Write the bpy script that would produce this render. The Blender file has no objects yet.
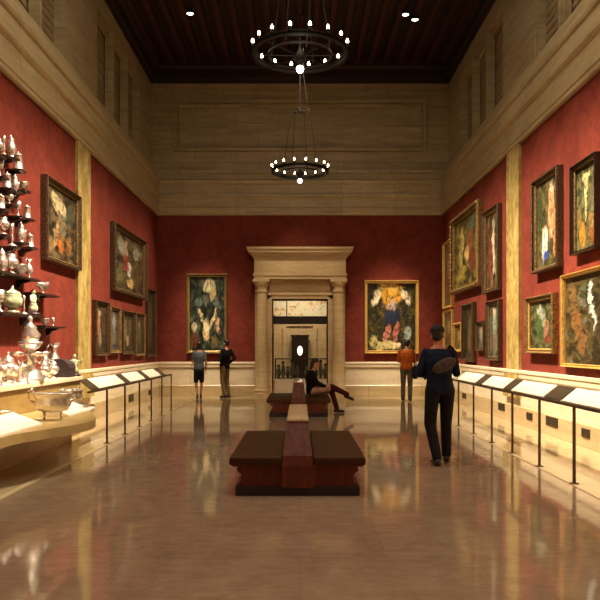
import bpy, bmesh, math, random
from mathutils import Vector, Matrix, Euler
random.seed(7)
PI = math.pi
scene = bpy.context.scene
COL = scene.collection

# ------------------------------------------------------------------ camera, world, lights, exposure
F = 700.0                       # focal length in pixels of the 600x600 frame
CAMH = 1.5
cam_d = bpy.data.cameras.new('camera'); cam = bpy.data.objects.new('camera', cam_d); COL.objects.link(cam)
cam_d.sensor_width = 36.0; cam_d.lens = 36.0*F/600.0
cam_d.shift_y = 47.0/600.0
cam_d.clip_start = 0.05; cam_d.clip_end = 200
cam.location = (0, 0, CAMH); cam.rotation_euler = (PI/2, 0, 0)
scene.camera = cam
scene.view_settings.view_transform = 'Standard'
scene.view_settings.look = 'None'
scene.view_settings.gamma = 1.0
scene.view_settings.use_curve_mapping = False
scene.view_settings.exposure = 0.0

world = bpy.data.worlds.new('night'); scene.world = world; world.use_nodes = True
bg = world.node_tree.nodes['Background']; bg.inputs[0].default_value = (0.02, 0.016, 0.012, 1); bg.inputs[1].default_value = 0.3

WARM = (1.0, 0.83, 0.60)
def spot(loc, aim, energy, angle=55, blend=0.9, size=0.12, col=WARM):
    d = bpy.data.lights.new('spot', 'SPOT'); d.energy = energy; d.spot_size = math.radians(angle)
    d.spot_blend = blend; d.shadow_soft_size = size; d.color = col
    o = bpy.data.objects.new('spot_or_fill_light', d); COL.objects.link(o)
    o.location = loc
    o.rotation_euler = (Vector(aim)-Vector(loc)).to_track_quat('-Z', 'Y').to_euler()
    return o
# rows of spots under the ceiling washing the picture walls
y = 2.6
while y < 20.2:
    k = 1.0 if y < 12.6 else (0.75 if y < 16 else 0.45)
    for s_ in (-1, 1):
        spot((-s_*0.6, y, 9.7), (s_*4.32, y+0.1, 2.4), 5200*k*(1.15 if s_ > 0 else 0.92), 32, 1.0)
        spot((-s_*0.6, y+0.7, 9.7), (s_*4.32, y+0.8, 0.6), 2100*k, 22, 1.0)  # added weaker row, brightens the wainscot and reading panels
    y += 1.4
# end wall: one on each picture, one on the doorway, two on the stone base
spot((-2.9, 17.2, 9.6), (-2.8, 21.2, 1.9), 2600, 19, 1.0)
spot((2.7, 17.2, 9.6), (2.8, 21.2, 1.9), 3600, 19, 1.0)
spot((0.0, 17.0, 9.6), (0.0, 21.2, 2.2), 1500, 30, 1.0)
for x_ in (-3.2, -2.2, 2.2, 3.2): spot((x_, 18.6, 9.6), (x_, 21.2, 0.2), 2300, 20, 1.0)
# silver display
spot((0.8, 7.6, 9.3), (-4.2, 10.4, 1.6), 2300, 24, 1.0, col=(1.0, 0.86, 0.66))
for y_ in (6.2, 8.6): spot((4.1, y_, 7.05), (-3.35, y_+0.6, 0.2), 900, 18, 1.0)  # added fill spots at cornice height, brighten the floor under the deck
# added unseen area fill below the ceiling, lifting the cornice and floor
ad = bpy.data.lights.new('soft_fill', 'AREA'); ad.shape = 'RECTANGLE'; ad.size = 5.0; ad.size_y = 9.0; ad.energy = 540; ad.color = WARM
ao = bpy.data.objects.new('soft_fill_light', ad); COL.objects.link(ao); ao.location = (0, 7.0, 9.95)

# ------------------------------------------------------------------ materials
def lin(c):
    return tuple(((x/255.0)/12.92 if x/255.0 <= 0.04045 else ((x/255.0+0.055)/1.055)**2.4) for x in c)
def new_mat(name):
    m = bpy.data.materials.new(name); m.use_nodes = True
    nt = m.node_tree; return m, nt, nt.nodes['Principled BSDF']
def node(nt, t, **kw):
    n = nt.nodes.new(t)
    for k, v in kw.items(): setattr(n, k, v)
    return n
def objcoord(nt, scale=(1, 1, 1)):
    tc = node(nt, 'ShaderNodeTexCoord'); mp = node(nt, 'ShaderNodeMapping')
    mp.inputs['Scale'].default_value = scale
    nt.links.new(tc.outputs['Object'], mp.inputs['Vector']); return mp.outputs['Vector']
def ramp(nt, fac, stops):
    r = node(nt, 'ShaderNodeValToRGB'); e = r.color_ramp.elements
    while len(e) < len(stops): e.new(0.5)
    for i, (p, c) in enumerate(stops):
        e[i].position = p; e[i].color = (*lin(c), 1)
    nt.links.new(fac, r.inputs[0]); return r.outputs[0]
def mixc(nt, fac, a, b, mode='MIX'):
    m = node(nt, 'ShaderNodeMix', data_type='RGBA', blend_type=mode)
    for sock, val in ((m.inputs[0], fac), (m.inputs[6], a), (m.inputs[7], b)):
        if hasattr(val, 'links'): nt.links.new(val, sock)
        elif isinstance(val, (int, float)): sock.default_value = val
        else: sock.default_value = (*val, 1)
    return m.outputs[2]
def noise(nt, vec, scale, detail=4, rough=0.55, dist=0.0):
    n = node(nt, 'ShaderNodeTexNoise'); n.inputs['Scale'].default_value = scale
    n.inputs['Detail'].default_value = detail; n.inputs['Roughness'].default_value = rough
    n.inputs['Distortion'].default_value = dist
    nt.links.new(vec, n.inputs['Vector']); return n.outputs['Fac']
def bump(nt, bs, h, strength=0.3, dist=0.02):
    b = node(nt, 'ShaderNodeBump'); b.inputs['Strength'].default_value = strength; b.inputs['Distance'].default_value = dist
    nt.links.new(h, b.inputs['Height']); nt.links.new(b.outputs[0], bs.inputs['Normal'])
def simple(name, c1, c2=None, rough=0.5, metal=0.0, scale=8, bumpy=0.0, stretch=(1, 1, 1), coat=0.0, spec=0.5):
    m, nt, bs = new_mat(name)
    v = objcoord(nt, stretch); n = noise(nt, v, scale)
    c2 = c2 or tuple(int(x*0.82) for x in c1)
    nt.links.new(ramp(nt, n, [(0.3, c2), (0.7, c1)]), bs.inputs['Base Color'])
    bs.inputs['Roughness'].default_value = rough; bs.inputs['Metallic'].default_value = metal
    bs.inputs['Coat Weight'].default_value = coat; bs.inputs['Specular IOR Level'].default_value = spec
    if bumpy: bump(nt, bs, n, bumpy)
    return m
def emis(name, col, strength):
    m, nt, bs = new_mat(name)
    bs.inputs['Base Color'].default_value = (*lin(col), 1)
    bs.inputs['Emission Color'].default_value = (*lin(col), 1); bs.inputs['Emission Strength'].default_value = strength
    return m

def stone(name, light, mid, dark, joints=None, rough=0.45, vein=(0.6, 0.6, 5.0)):
    m, nt, bs = new_mat(name)
    v = objcoord(nt, vein); n1 = noise(nt, v, 1.6, 6, 0.6, 0.6)
    n2 = noise(nt, objcoord(nt), 9.0, 5)
    c = ramp(nt, n1, [(0.25, dark), (0.5, mid), (0.75, light)])
    c = mixc(nt, 0.25, c, ramp(nt, n2, [(0.3, dark), (0.7, light)]))
    if joints:
        bw, bh = joints
        sep = node(nt, 'ShaderNodeSeparateXYZ'); nt.links.new(objcoord(nt), sep.inputs[0])
        add = node(nt, 'ShaderNodeMath', operation='ADD'); nt.links.new(sep.outputs[0], add.inputs[0]); nt.links.new(sep.outputs[1], add.inputs[1])
        cmb = node(nt, 'ShaderNodeCombineXYZ'); nt.links.new(add.outputs[0], cmb.inputs[0]); nt.links.new(sep.outputs[2], cmb.inputs[1])
        br = node(nt, 'ShaderNodeTexBrick'); nt.links.new(cmb.outputs[0], br.inputs['Vector'])
        br.inputs['Scale'].default_value = 1.0; br.inputs['Brick Width'].default_value = bw; br.inputs['Row Height'].default_value = bh
        br.inputs['Mortar Size'].default_value = 0.008; br.inputs['Mortar Smooth'].default_value = 0.5
        br.inputs['Color1'].default_value = (1, 1, 1, 1); br.inputs['Color2'].default_value = (.86, .85, .83, 1); br.inputs['Mortar'].default_value = (.55, .5, .45, 1)
        c = mixc(nt, 1.0, c, br.outputs['Color'], 'MULTIPLY')
    nt.links.new(c, bs.inputs['Base Color']); bs.inputs['Roughness'].default_value = rough
    bump(nt, bs, n2, 0.08)
    return m
M = {}
M['stone'] = stone('travertine', (190, 176, 138), (170, 154, 116), (138, 122, 90), (1.3, 0.55))
M['cornice'] = stone('cornice_limestone', (196, 182, 142), (178, 162, 124), (150, 134, 100), (1.6, 4.0))
M['base_stone'] = stone('wainscot_limestone', (238, 224, 196), (226, 208, 176), (204, 184, 150), (2.1, 6.0), 0.35)
M['plinth_stone'] = stone('plinth_limestone', (206, 184, 142), (190, 166, 124), (168, 142, 102), (1.6, 6.0), 0.35)
M['door_stone'] = stone('door_limestone', (214, 190, 146), (198, 172, 128), (172, 146, 104), None, 0.45)
M['giallo'] = stone('yellow_marble', (206, 186, 124), (168, 142, 78), (104, 82, 44), None, 0.22, (3.0, 3.0, 1.6))
M['recess'] = stone('recess_stone', (160, 144, 108), (140, 124, 92), (112, 98, 70), None, 0.6)

def red_damask():
    m, nt, bs = new_mat('red_damask')
    v = objcoord(nt)
    vo = node(nt, 'ShaderNodeTexVoronoi'); vo.inputs['Scale'].default_value = 3.2; nt.links.new(v, vo.inputs['Vector'])
    n = noise(nt, v, 14, 4)
    ad = node(nt, 'ShaderNodeMath', operation='MULTIPLY_ADD'); nt.links.new(vo.outputs['Distance'], ad.inputs[0]); ad.inputs[1].default_value = 0.8
    nt.links.new(n, ad.inputs[2])
    c = ramp(nt, ad.outputs[0], [(0.5, (102, 38, 25)), (0.8, (122, 48, 33)), (1.05, (106, 40, 27))])
    nt.links.new(c, bs.inputs['Base Color']); bs.inputs['Roughness'].default_value = 0.75
    bs.inputs['Specular IOR Level'].default_value = 0.25
    bs.inputs['Sheen Weight'].default_value = 0.0
    return m
M['red'] = red_damask()

def marble_floor():
    m, nt, bs = new_mat('marble_floor')
    v = objcoord(nt, (0.9, 0.5, 1))
    n1 = noise(nt, v, 2.2, 8, 0.62, 1.6); n2 = noise(nt, objcoord(nt, (1.0, 2.2, 1)), 5.5, 6, 0.6, 0.8)
    c = ramp(nt, n1, [(0.3, (148, 130, 108)), (0.5, (164, 145, 121)), (0.7, (176, 158, 133))])
    c = mixc(nt, 0.3, c, ramp(nt, n2, [(0.35, (142, 118, 98)), (0.5, (168, 146, 122)), (0.65, (190, 172, 144))]))
    br = node(nt, 'ShaderNodeTexBrick'); br.offset = 0.5
    nt.links.new(objcoord(nt), br.inputs['Vector'])
    for k, val in (('Scale', 1.0), ('Brick Width', 1.24), ('Row Height', 1.24), ('Mortar Size', 0.004)): br.inputs[k].default_value = val
    br.inputs['Color1'].default_value = (1, 1, 1, 1); br.inputs['Color2'].default_value = (.9, .88, .87, 1); br.inputs['Mortar'].default_value = (.85, .82, .79, 1)
    c = mixc(nt, 1.0, c, br.outputs['Color'], 'MULTIPLY')
    # pale border slabs along the side walls; paler colour near the end wall
    sep = node(nt, 'ShaderNodeSeparateXYZ'); nt.links.new(objcoord(nt), sep.inputs[0])
    ab = node(nt, 'ShaderNodeMath', operation='ABSOLUTE'); nt.links.new(sep.outputs[0], ab.inputs[0])
    g1 = node(nt, 'ShaderNodeMath', operation='GREATER_THAN'); nt.links.new(ab.outputs[0], g1.inputs[0]); g1.inputs[1].default_value = 2.97
    g2 = node(nt, 'ShaderNodeMath', operation='GREATER_THAN'); nt.links.new(sep.outputs[1], g2.inputs[0]); g2.inputs[1].default_value = 17.6
    mx = node(nt, 'ShaderNodeMath', operation='MAXIMUM'); nt.links.new(g1.outputs[0], mx.inputs[0]); nt.links.new(g2.outputs[0], mx.inputs[1])
    c = mixc(nt, mx.outputs[0], c, ramp(nt, n1, [(0.3, (176, 154, 116)), (0.7, (192, 172, 134))]))
    nt.links.new(c, bs.inputs['Base Color'])
    bs.inputs['Roughness'].default_value = 0.07; bs.inputs['IOR'].default_value = 1.6
    bump(nt, bs, noise(nt, objcoord(nt), 1.3, 2), 0.012, 0.05)
    return m
M['floor'] = marble_floor()
M['curb'] = stone('inlay_strip', (226, 206, 168), (214, 194, 154), (190, 168, 128), None, 0.25)
M['tan_base'] = stone('tan_stone', (214, 196, 156), (200, 180, 140), (182, 160, 120), None, 0.3)
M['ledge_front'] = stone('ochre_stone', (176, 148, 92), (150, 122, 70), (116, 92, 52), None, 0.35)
M['ceil'] = simple('dark_oak_ceiling', (40, 19, 15), (26, 12, 10), 0.6, scale=5, stretch=(6, 0.5, 6))
M['ceil2'] = simple('dark_oak_batten', (74, 34, 26), (48, 22, 17), 0.55, scale=5, stretch=(6, 0.5, 6))
M['iron'] = simple('black_iron', (26, 22, 20), (16, 13, 12), 0.55, 0.5)
M['bronze'] = simple('dark_bronze_rail', (88, 72, 52), (64, 52, 38), 0.4, 0.6)
M['bulb'] = emis('lamp_bulb', (255, 226, 180), 22)
M['globe'] = emis('lamp_globe', (255, 240, 214), 14)
M['wood'] = simple('mahogany', (112, 58, 40), (80, 40, 28), 0.5, scale=4, stretch=(5, 5, 0.7), coat=0.0, spec=0.25)
M['wood_dark'] = simple('black_stained_plinth', (46, 44, 46), (32, 31, 33), 0.4, scale=6)
M['leather'] = simple('brown_leather', (78, 52, 28), (62, 40, 21), 0.6, scale=60, bumpy=0.15, spec=0.15)
M['wood_top'] = simple('pale_tan_top', (176, 142, 104), (158, 124, 90), 0.25, scale=5, coat=0.3)
M['gold'] = simple('aged_gilt', (168, 134, 76), (78, 56, 30), 0.45, 0.4, scale=26, bumpy=0.5)
M['gold_bright'] = simple('bright_gilt', (222, 186, 104), (176, 134, 64), 0.42, 0.3, scale=22, bumpy=0.4)
M['gold_dark'] = simple('dark_gilt', (104, 78, 46), (40, 30, 18), 0.45, 0.25, scale=30, bumpy=0.5)
M['frame_dark'] = simple('ebonised_frame', (48, 34, 24), (26, 18, 13), 0.4, 0.1, scale=20, bumpy=0.2)
M['silver'] = simple('old_silver', (246, 240, 230), (214, 206, 192), 0.27, 0.85, scale=14, bumpy=0.25)
M['silver_gilt'] = simple('silver_gilt', (232, 200, 140), (196, 158, 98), 0.24, 1.0, scale=14, bumpy=0.2)
M['porcelain'] = simple('green_white_porcelain', (222, 220, 190), (120, 136, 84), 0.2, scale=9, coat=0.5)
M['ebony'] = simple('dark_wood_bracket', (52, 26, 20), (30, 16, 12), 0.45, scale=10)
M['darkbox'] = simple('dark_velvet_casket', (58, 36, 40), (34, 22, 26), 0.6, scale=14)
M['cream'] = simple('cream_panel', (250, 242, 224), (238, 228, 206), 0.4, scale=5)
M['cream_deck'] = simple('cream_lacquer_deck', (184, 160, 104), (166, 142, 90), 0.35, scale=4)
M['dark_panel'] = simple('dark_graphic_panel', (84, 72, 52), (52, 44, 32), 0.4, scale=30)
M['glass_dark'] = simple('dark_green_glassware', (140, 156, 138), (70, 84, 74), 0.2, scale=10, coat=0.5)
M['vent'] = simple('vent_dark', (66, 52, 36), (46, 36, 25), 0.6)
def pane_mat():
    m, nt, bs = new_mat('clear_glass')
    out = nt.nodes['Material Output']
    tr = node(nt, 'ShaderNodeBsdfTransparent'); gl = node(nt, 'ShaderNodeBsdfGlossy'); gl.inputs['Roughness'].default_value = 0.02
    fr = node(nt, 'ShaderNodeFresnel'); fr.inputs[0].default_value = 1.25
    mx = node(nt, 'ShaderNodeMixShader'); nt.links.new(fr.outputs[0], mx.inputs[0]); nt.links.new(tr.outputs[0], mx.inputs[1]); nt.links.new(gl.outputs[0], mx.inputs[2])
    nt.links.new(mx.outputs[0], out.inputs['Surface']); return m
M['glass'] = pane_mat()

# ------------------------------------------------------------------ mesh helpers
def build(name, bm, mat, parent=None, smooth=False):
    bmesh.ops.recalc_face_normals(bm, faces=bm.faces[:])
    me = bpy.data.meshes.new(name); bm.to_mesh(me); bm.free()
    for p in me.polygons: p.use_smooth = smooth
    o = bpy.data.objects.new(name, me); COL.objects.link(o)
    if mat: me.materials.append(mat)
    if parent: o.parent = parent
    return o
def BM(): return bmesh.new()
def autosmooth(o, ang=40):
    for p in o.data.polygons: p.use_smooth = True
    try: o.data.set_sharp_from_angle(angle=math.radians(ang))
    except Exception: pass
    return o
def box(bm, x0, x1, y0, y1, z0, z1):
    vs = [bm.verts.new(p) for p in ((x0,y0,z0),(x1,y0,z0),(x1,y1,z0),(x0,y1,z0),(x0,y0,z1),(x1,y0,z1),(x1,y1,z1),(x0,y1,z1))]
    for f in ((0,1,2,3),(4,5,6,7),(0,1,5,4),(1,2,6,5),(2,3,7,6),(3,0,4,7)): bm.faces.new([vs[i] for i in f])
    return vs
def bevbox(bm, x0, x1, y0, y1, z0, z1, r=0.01):
    t = bmesh.new(); box(t, x0, x1, y0, y1, z0, z1)
    bmesh.ops.bevel(t, geom=t.edges[:], offset=r, segments=2, affect='EDGES', profile=0.6)
    merge(bm, t)
def merge(bm, t, mat=None):
    me = bpy.data.meshes.new('tmp'); t.to_mesh(me); t.free()
    if mat is not None: me.transform(mat)
    bm.from_mesh(me); bpy.data.meshes.remove(me)
def lathe(bm, prof, seg=24, sx=1.0, sy=1.0, off=(0, 0, 0)):
    rings = []
    for r, z in prof:
        if r < 1e-5: rings.append([bm.verts.new((off[0], off[1], off[2]+z))])
        else: rings.append([bm.verts.new((off[0]+sx*r*math.cos(2*PI*i/seg), off[1]+sy*r*math.sin(2*PI*i/seg), off[2]+z)) for i in range(seg)])
    for a, b in zip(rings, rings[1:]):
        if len(a) == 1 and len(b) == 1: continue
        for i in range(seg):
            j = (i+1) % seg
            if len(a) == 1: bm.faces.new((a[0], b[i], b[j]))
            elif len(b) == 1: bm.faces.new((a[i], a[j], b[0]))
            else: bm.faces.new((a[i], a[j], b[j], b[i]))
    if len(rings[0]) > 1: bm.faces.new(rings[0][::-1])
    if len(rings[-1]) > 1: bm.faces.new(rings[-1])
def tube(bm, pts, r, seg=8, closed=False):
    pts = [Vector(p) for p in pts]; n = len(pts); rings = []
    rr = r if isinstance(r, (list, tuple)) else [r]*n
    up = Vector((0, 0, 1))
    for i, p in enumerate(pts):
        if closed: d = pts[(i+1) % n]-pts[i-1]
        else: d = pts[min(i+1, n-1)]-pts[max(i-1, 0)]
        d.normalize()
        a = d.cross(up)
        if a.length < 1e-3: a = d.cross(Vector((1, 0, 0)))
        a.normalize(); b = a.cross(d)
        rings.append([bm.verts.new(p+(a*math.cos(2*PI*k/seg)+b*math.sin(2*PI*k/seg))*rr[i]) for k in range(seg)])
    m = n if closed else n-1
    for i in range(m):
        A, B = rings[i], rings[(i+1) % n]
        for k in range(seg):
            bm.faces.new((A[k], A[(k+1) % seg], B[(k+1) % seg], B[k]))
    if not closed: bm.faces.new(rings[0][::-1]); bm.faces.new(rings[-1])
def ball(bm, c, r, seg=16, rot=None):
    if not isinstance(r, (tuple, list)): r = (r, r, r)
    m = Matrix.Translation(c)
    if rot is not None: m = m @ rot.to_4x4()
    m = m @ Matrix.Diagonal((*r, 1))
    bmesh.ops.create_uvsphere(bm, u_segments=seg, v_segments=max(6, seg//2), radius=1.0, matrix=m)
def prism(bm, poly, y0, y1):           # poly in (x, z), swept along y
    a = [bm.verts.new((x, y0, z)) for x, z in poly]; b = [bm.verts.new((x, y1, z)) for x, z in poly]
    n = len(poly)
    for i in range(n): bm.faces.new((a[i], a[(i+1) % n], b[(i+1) % n], b[i]))
    bm.faces.new(a[::-1]); bm.faces.new(b)
def sweep(bm, path, prof):              # path: function(p)-> list of plan points offset by p ; prof: (p, z)
    rings = [[bm.verts.new((x, y, z)) for x, y in path(p)] for p, z in prof]
    for a, b in zip(rings, rings[1:]):
        for i in range(len(a)-1): bm.faces.new((a[i], a[i+1], b[i+1], b[i]))

def thing(name, label, cat, loc=(0, 0, 0), rz=0.0, group=None):
    o = bpy.data.objects.new(name, None); COL.objects.link(o); o.empty_display_size = 0.1
    o.location = loc; o.rotation_euler = (0, 0, rz); o['label'] = label; o['category'] = cat
    if group: o['group'] = group
    return o
def tag(o, label, cat, group=None):
    o['label'] = label; o['category'] = cat
    if group: o['group'] = group
    return o
def struct(o):
    o['kind'] = 'structure'; return o
def dup(root, loc, rz=0.0, label=None, group=None, scale=None):
    r = root.copy(); COL.objects.link(r); r.location = loc; r.rotation_euler = (0, 0, rz)
    if label: r['label'] = label
    if group: r['group'] = group
    if scale: r.scale = (scale,)*3 if not isinstance(scale, tuple) else scale
    for ch in list(root.children):
        c = ch.copy(); COL.objects.link(c); c.parent = r
        for g in ch.children:
            d = g.copy(); COL.objects.link(d); d.parent = c
    return r

# ------------------------------------------------------------------ the room
HW = 4.32        # half width
YB = 21.2        # end wall
Y0 = -3.0        # wall behind the camera
UW = 4.55        # upper wall set back
UB = 21.42
bm = BM(); box(bm, -4.9, 4.9, Y0-0.3, 22.2, -0.3, 0.0); struct(build('floor', bm, M['floor']))
bm = BM()
for s in (-1, 1): box(bm, min(s*2.95, s*3.01), max(s*2.95, s*3.01), Y0, 20.9, 0.0, 0.006)
struct(build('trim_1', bm, M['curb']))
# red lower walls
for s, nm in ((-1, 'wall_left'), (1, 'wall_right')):
    bm = BM(); box(bm, min(s*HW, s*4.9), max(s*HW, s*4.9), Y0, YB+0.3, 0.0, 5.6); struct(build(nm, bm, M['red']))
DW, DH = 0.84, 2.95
bm = BM()
box(bm, -HW, -DW, YB, YB+0.6, 0, 5.6); box(bm, DW, HW, YB, YB+0.6, 0, 5.6); box(bm, -DW, DW, YB, YB+0.6, DH, 5.6)
struct(build('wall_back', bm, M['red']))
bm = BM(); box(bm, -4.9, 4.9, Y0-0.3, Y0, 0, 10.2); struct(build('wall_front', bm, M['red']))
# wainscot: plinth, dado and cap swept along each side and to the doorway
def lpath(s, xe):
    return lambda p: [(s*(HW-p), Y0), (s*(HW-p), YB-p), (s*xe, YB-p)]
for s, sd in ((-1, 'left'), (1, 'right')):
    bm = BM(); sweep(bm, lpath(s, 1.30), [(0, 0.0), (0.07, 0.0), (0.07, 0.33), (0.055, 0.35), (0, 0.35)]); struct(build('baseboard_'+sd, bm, M['plinth_stone']))
    bm = BM(); sweep(bm, lpath(s, 1.30), [(0, 0.345), (0.035, 0.345), (0.035, 0.85), (0.015, 0.855), (0.015, 0.87), (0.06, 0.875), (0.07, 0.90), (0.07, 0.98), (0.085, 0.99), (0.085, 1.035), (0.07, 1.05), (0, 1.05)])
    struct(build('trim_wainscot_'+sd, bm, M['base_stone']))
# cornice above the red walls
def upath(p):
    return [(-(HW-p), Y0), (-(HW-p), YB-p), (HW-p, YB-p), (HW-p, Y0)]
cprof = [(-0.02, 5.48), (0.05, 5.48), (0.07, 5.50), (0.07, 5.56), (0.09, 5.58), (0.09, 5.70), (0.06, 5.73), (0.055, 5.98), (0.10, 6.02), (0.12, 6.05), (0.12, 6.12), (0.05, 6.15),
         (0.045, 6.40), (0.08, 6.43), (0.10, 6.48), (0.10, 6.53), (0.02, 6.58), (-0.02, 6.74), (-0.06, 6.80), (-0.06, 6.88), (-0.24, 6.90)]
bm = BM(); sweep(bm, upath, cprof); o = struct(build('trim_cornice', bm, M['cornice']))
# upper walls of pale stone with deep window bays
def upper_side(s, nm):
    a, b = s*UW, s*4.95
    x0, x1 = min(a, b), max(a, b)
    bm = BM(); ztop, zop = 10.2, 9.15
    box(bm, x0, x1, Y0, UB+0.3, 6.85, 6.95)                     # sill
    box(bm, x0, x1, Y0, UB+0.3, zop, ztop)                      # header
    piers = [(Y0, -1.0), (2.4, 4.5), (8.0, 9.4-0.4)]
    piers = [(Y0, -2.0), (2.1, 4.2), (13.6-0.0, 15.7), (19.9, UB+0.3), (7.9, 9.7)]
    for y0, y1 in piers: box(bm, x0, x1, y0, y1, 6.9, zop+0.02)
    struct(build(nm, bm, M['stone']))
    # frames of the wide piers: shallow raised margins
    bays = [(4.2, 7.9), (9.7, 13.6), (15.7, 19.9)]
    for y0, y1 in bays:
        N[0] += 1
        bm = BM()
        w = (y1-y0)/3.0
        for k in (1, 2): box(bm, min(s*(UW+0.0), s*(UW+0.2)), max(s*(UW+0.0), s*(UW+0.2)), y0+k*w-0.06, y0+k*w+0.06, 6.95, zop)
        for k in range(3):
            box(bm, min(s*(UW+0.16), s*(UW+0.2)), max(s*(UW+0.16), s*(UW+0.2)), y0+k*w+0.07, y0+(k+1)*w-0.07, zop-0.1, zop)
        f = struct(build('window_%d' % N[0], bm, M['stone']))
        bm = BM(); box(bm, min(s*(UW+0.24), s*(UW+0.3)), max(s*(UW+0.24), s*(UW+0.3)), y0, y1, 6.95, zop)
        z = 7.1
        while z < zop-0.05:
            box(bm, min(s*(UW+0.225), s*(UW+0.245)), max(s*(UW+0.225), s*(UW+0.245)), y0, y1, z, z+0.1); z += 0.16
        build('window_blind', bm, M['recess'], f)
N = [0]
upper_side(-1, 'wall_left_upper'); upper_side(1, 'wall_right_upper')
bm = BM(); box(bm, -UW, UW, UB, UB+0.4, 6.85, 10.2)
# raised panel frame
def rect_frame(bm, x0, x1, z0, z1, y, w, d):
    box(bm, x0, x1, y-d, y+0.02, z1-w, z1); box(bm, x0, x1, y-d, y+0.02, z0, z0+w)
    box(bm, x0, x0+w, y-d, y+0.02, z0+w, z1-w); box(bm, x1-w, x1, y-d, y+0.02, z0+w, z1-w)
rect_frame(bm, -3.85, 3.85, 7.48, 9.05, UB, 0.10, 0.10)
rect_frame(bm, -3.70, 3.70, 7.62, 8.91, UB, 0.05, 0.05)
box(bm, -UW, UW, UB-0.04, UB+0.02, 9.28, 9.34)
struct(build('wall_back_upper', bm, M['stone']))
# ceiling of dark planks
bm = BM(); box(bm, -5.0, 5.0, Y0-0.3, UB+0.4, 10.2, 10.4); struct(build('ceiling', bm, M['ceil']))
bm = BM()
x = -4.3
while x <= 4.31:
    box(bm, x-0.07, x+0.07, Y0, UB, 10.08, 10.21); box(bm, x+0.17, x+0.2, Y0, UB, 10.16, 10.21); x += 0.43
struct(build('trim_ceiling_battens', bm, M['ceil2']))
bm = BM()
def cpath(p): return [(-(UW-p), Y0), (-(UW-p), UB-p), (UW-p, UB-p), (UW-p, Y0)]
sweep(bm, cpath, [(0, 9.56), (0.05, 9.56), (0.06, 9.66), (0.12, 9.70), (0.13, 9.95), (0.22, 10.02), (0.24, 10.2), (0, 10.2)])
struct(build('trim_ceiling_cornice', bm, M['ceil']))
# yellow marble pilasters
for s, sd in ((-1, 'left'), (1, 'right')):
    bm = BM()
    dy = 0.2 if s > 0 else 0.0
    def pb(x0, x1, y0, y1, z0, z1): box(bm, min(s*x0, s*x1), max(s*x0, s*x1), y0+dy, y1+dy, z0, z1)
    pb(HW-0.06, HW+0.02, 13.45, 14.25, 0.92, 5.47)
    pb(HW-0.12, HW+0.02, 13.40, 14.30, 0.50, 0.92)
    pb(HW-0.10, HW+0.02, 13.42, 14.28, 0.92, 0.98)
    struct(build('trim_pilaster_'+sd, bm, M['giallo']))

# ------------------------------------------------------------------ the doorway
bm = BM()
yf = YB
def db(x0, x1, d, z0, z1, dd=0.0): box(bm, x0, x1, yf-d, yf+0.01-dd, z0, z1)
for s in (-1, 1):
    a = lambda x0, x1, d, z0, z1: box(bm, min(s*x0, s*x1), max(s*x0, s*x1), yf-d, yf+0.02, z0, z1)
    a(0.92, 1.36, 0.12, 0.0, 3.5)                        # backing pier
    a(0.84, 0.98, 0.16, 0.0, 3.05)                       # architrave leg
    a(0.84, 0.90, 0.19, 0.0, 3.0)
    # column
    t = bmesh.new()
    lathe(t, [(0.24, 0), (0.24, 0.12), (0.215, 0.14), (0.225, 0.2), (0.19, 0.25), (0.185, 1.2), (0.165, 3.12), (0.19, 3.14), (0.19, 3.18), (0.17, 3.2), (0.17, 3.3), (0.22, 3.36), (0.24, 3.4), (0.24, 3.5)], 28)
    merge(bm, t, Matrix.Translation((s*1.15, yf-0.24, 0)))
    a(0.88, 1.42, 0.5, 0.0, 0.06)
    a(0.90, 1.40, 0.48, 3.44, 3.52)
db(-0.98, 0.98, 0.16, 2.95, 3.1); db(-0.98, 0.98, 0.19, 3.06, 3.14)
db(-0.95, 0.95, 0.12, 3.1, 3.52)
db(-1.37, 1.37, 0.40, 3.52, 3.62); db(-1.40, 1.40, 0.43, 3.62, 3.68); db(-1.37, 1.37, 0.33, 3.68, 3.72)
db(-1.37, 1.37, 0.30, 3.72, 4.14)
for z0, z1, e in ((4.14, 4.19, 0.02), (4.19, 4.25, 0.06), (4.25, 4.31, 0.11), (4.31, 4.40, 0.17), (4.40, 4.47, 0.21)):
    db(-1.37-e, 1.37+e, 0.30+e, z0, z1)
bmesh.ops.recalc_face_normals(bm, faces=bm.faces[:])
o = struct(build('door_1', bm, M['door_stone'])); autosmooth(o, 35)
# glazed door screen within the opening
bm = BM()
for x0, x1 in ((-0.84, -0.815), (0.815, 0.84)): box(bm, x0, x1, 21.36, 21.46, 0, 2.95)
box(bm, -0.82, 0.82, 21.36, 21.46, 2.2, 2.44); box(bm, -0.82, 0.82, 21.36, 21.46, 2.91, 2.95)
box(bm, -0.42, -0.39, 21.38, 21.44, 2.42, 2.9)
df = struct(build('door_2', bm, M['frame_dark']))
bm = BM(); box(bm, -0.82, 0.82, 21.405, 21.412, 2.43, 2.92); build('transom_pane', bm, M['glass'], df)

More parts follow.
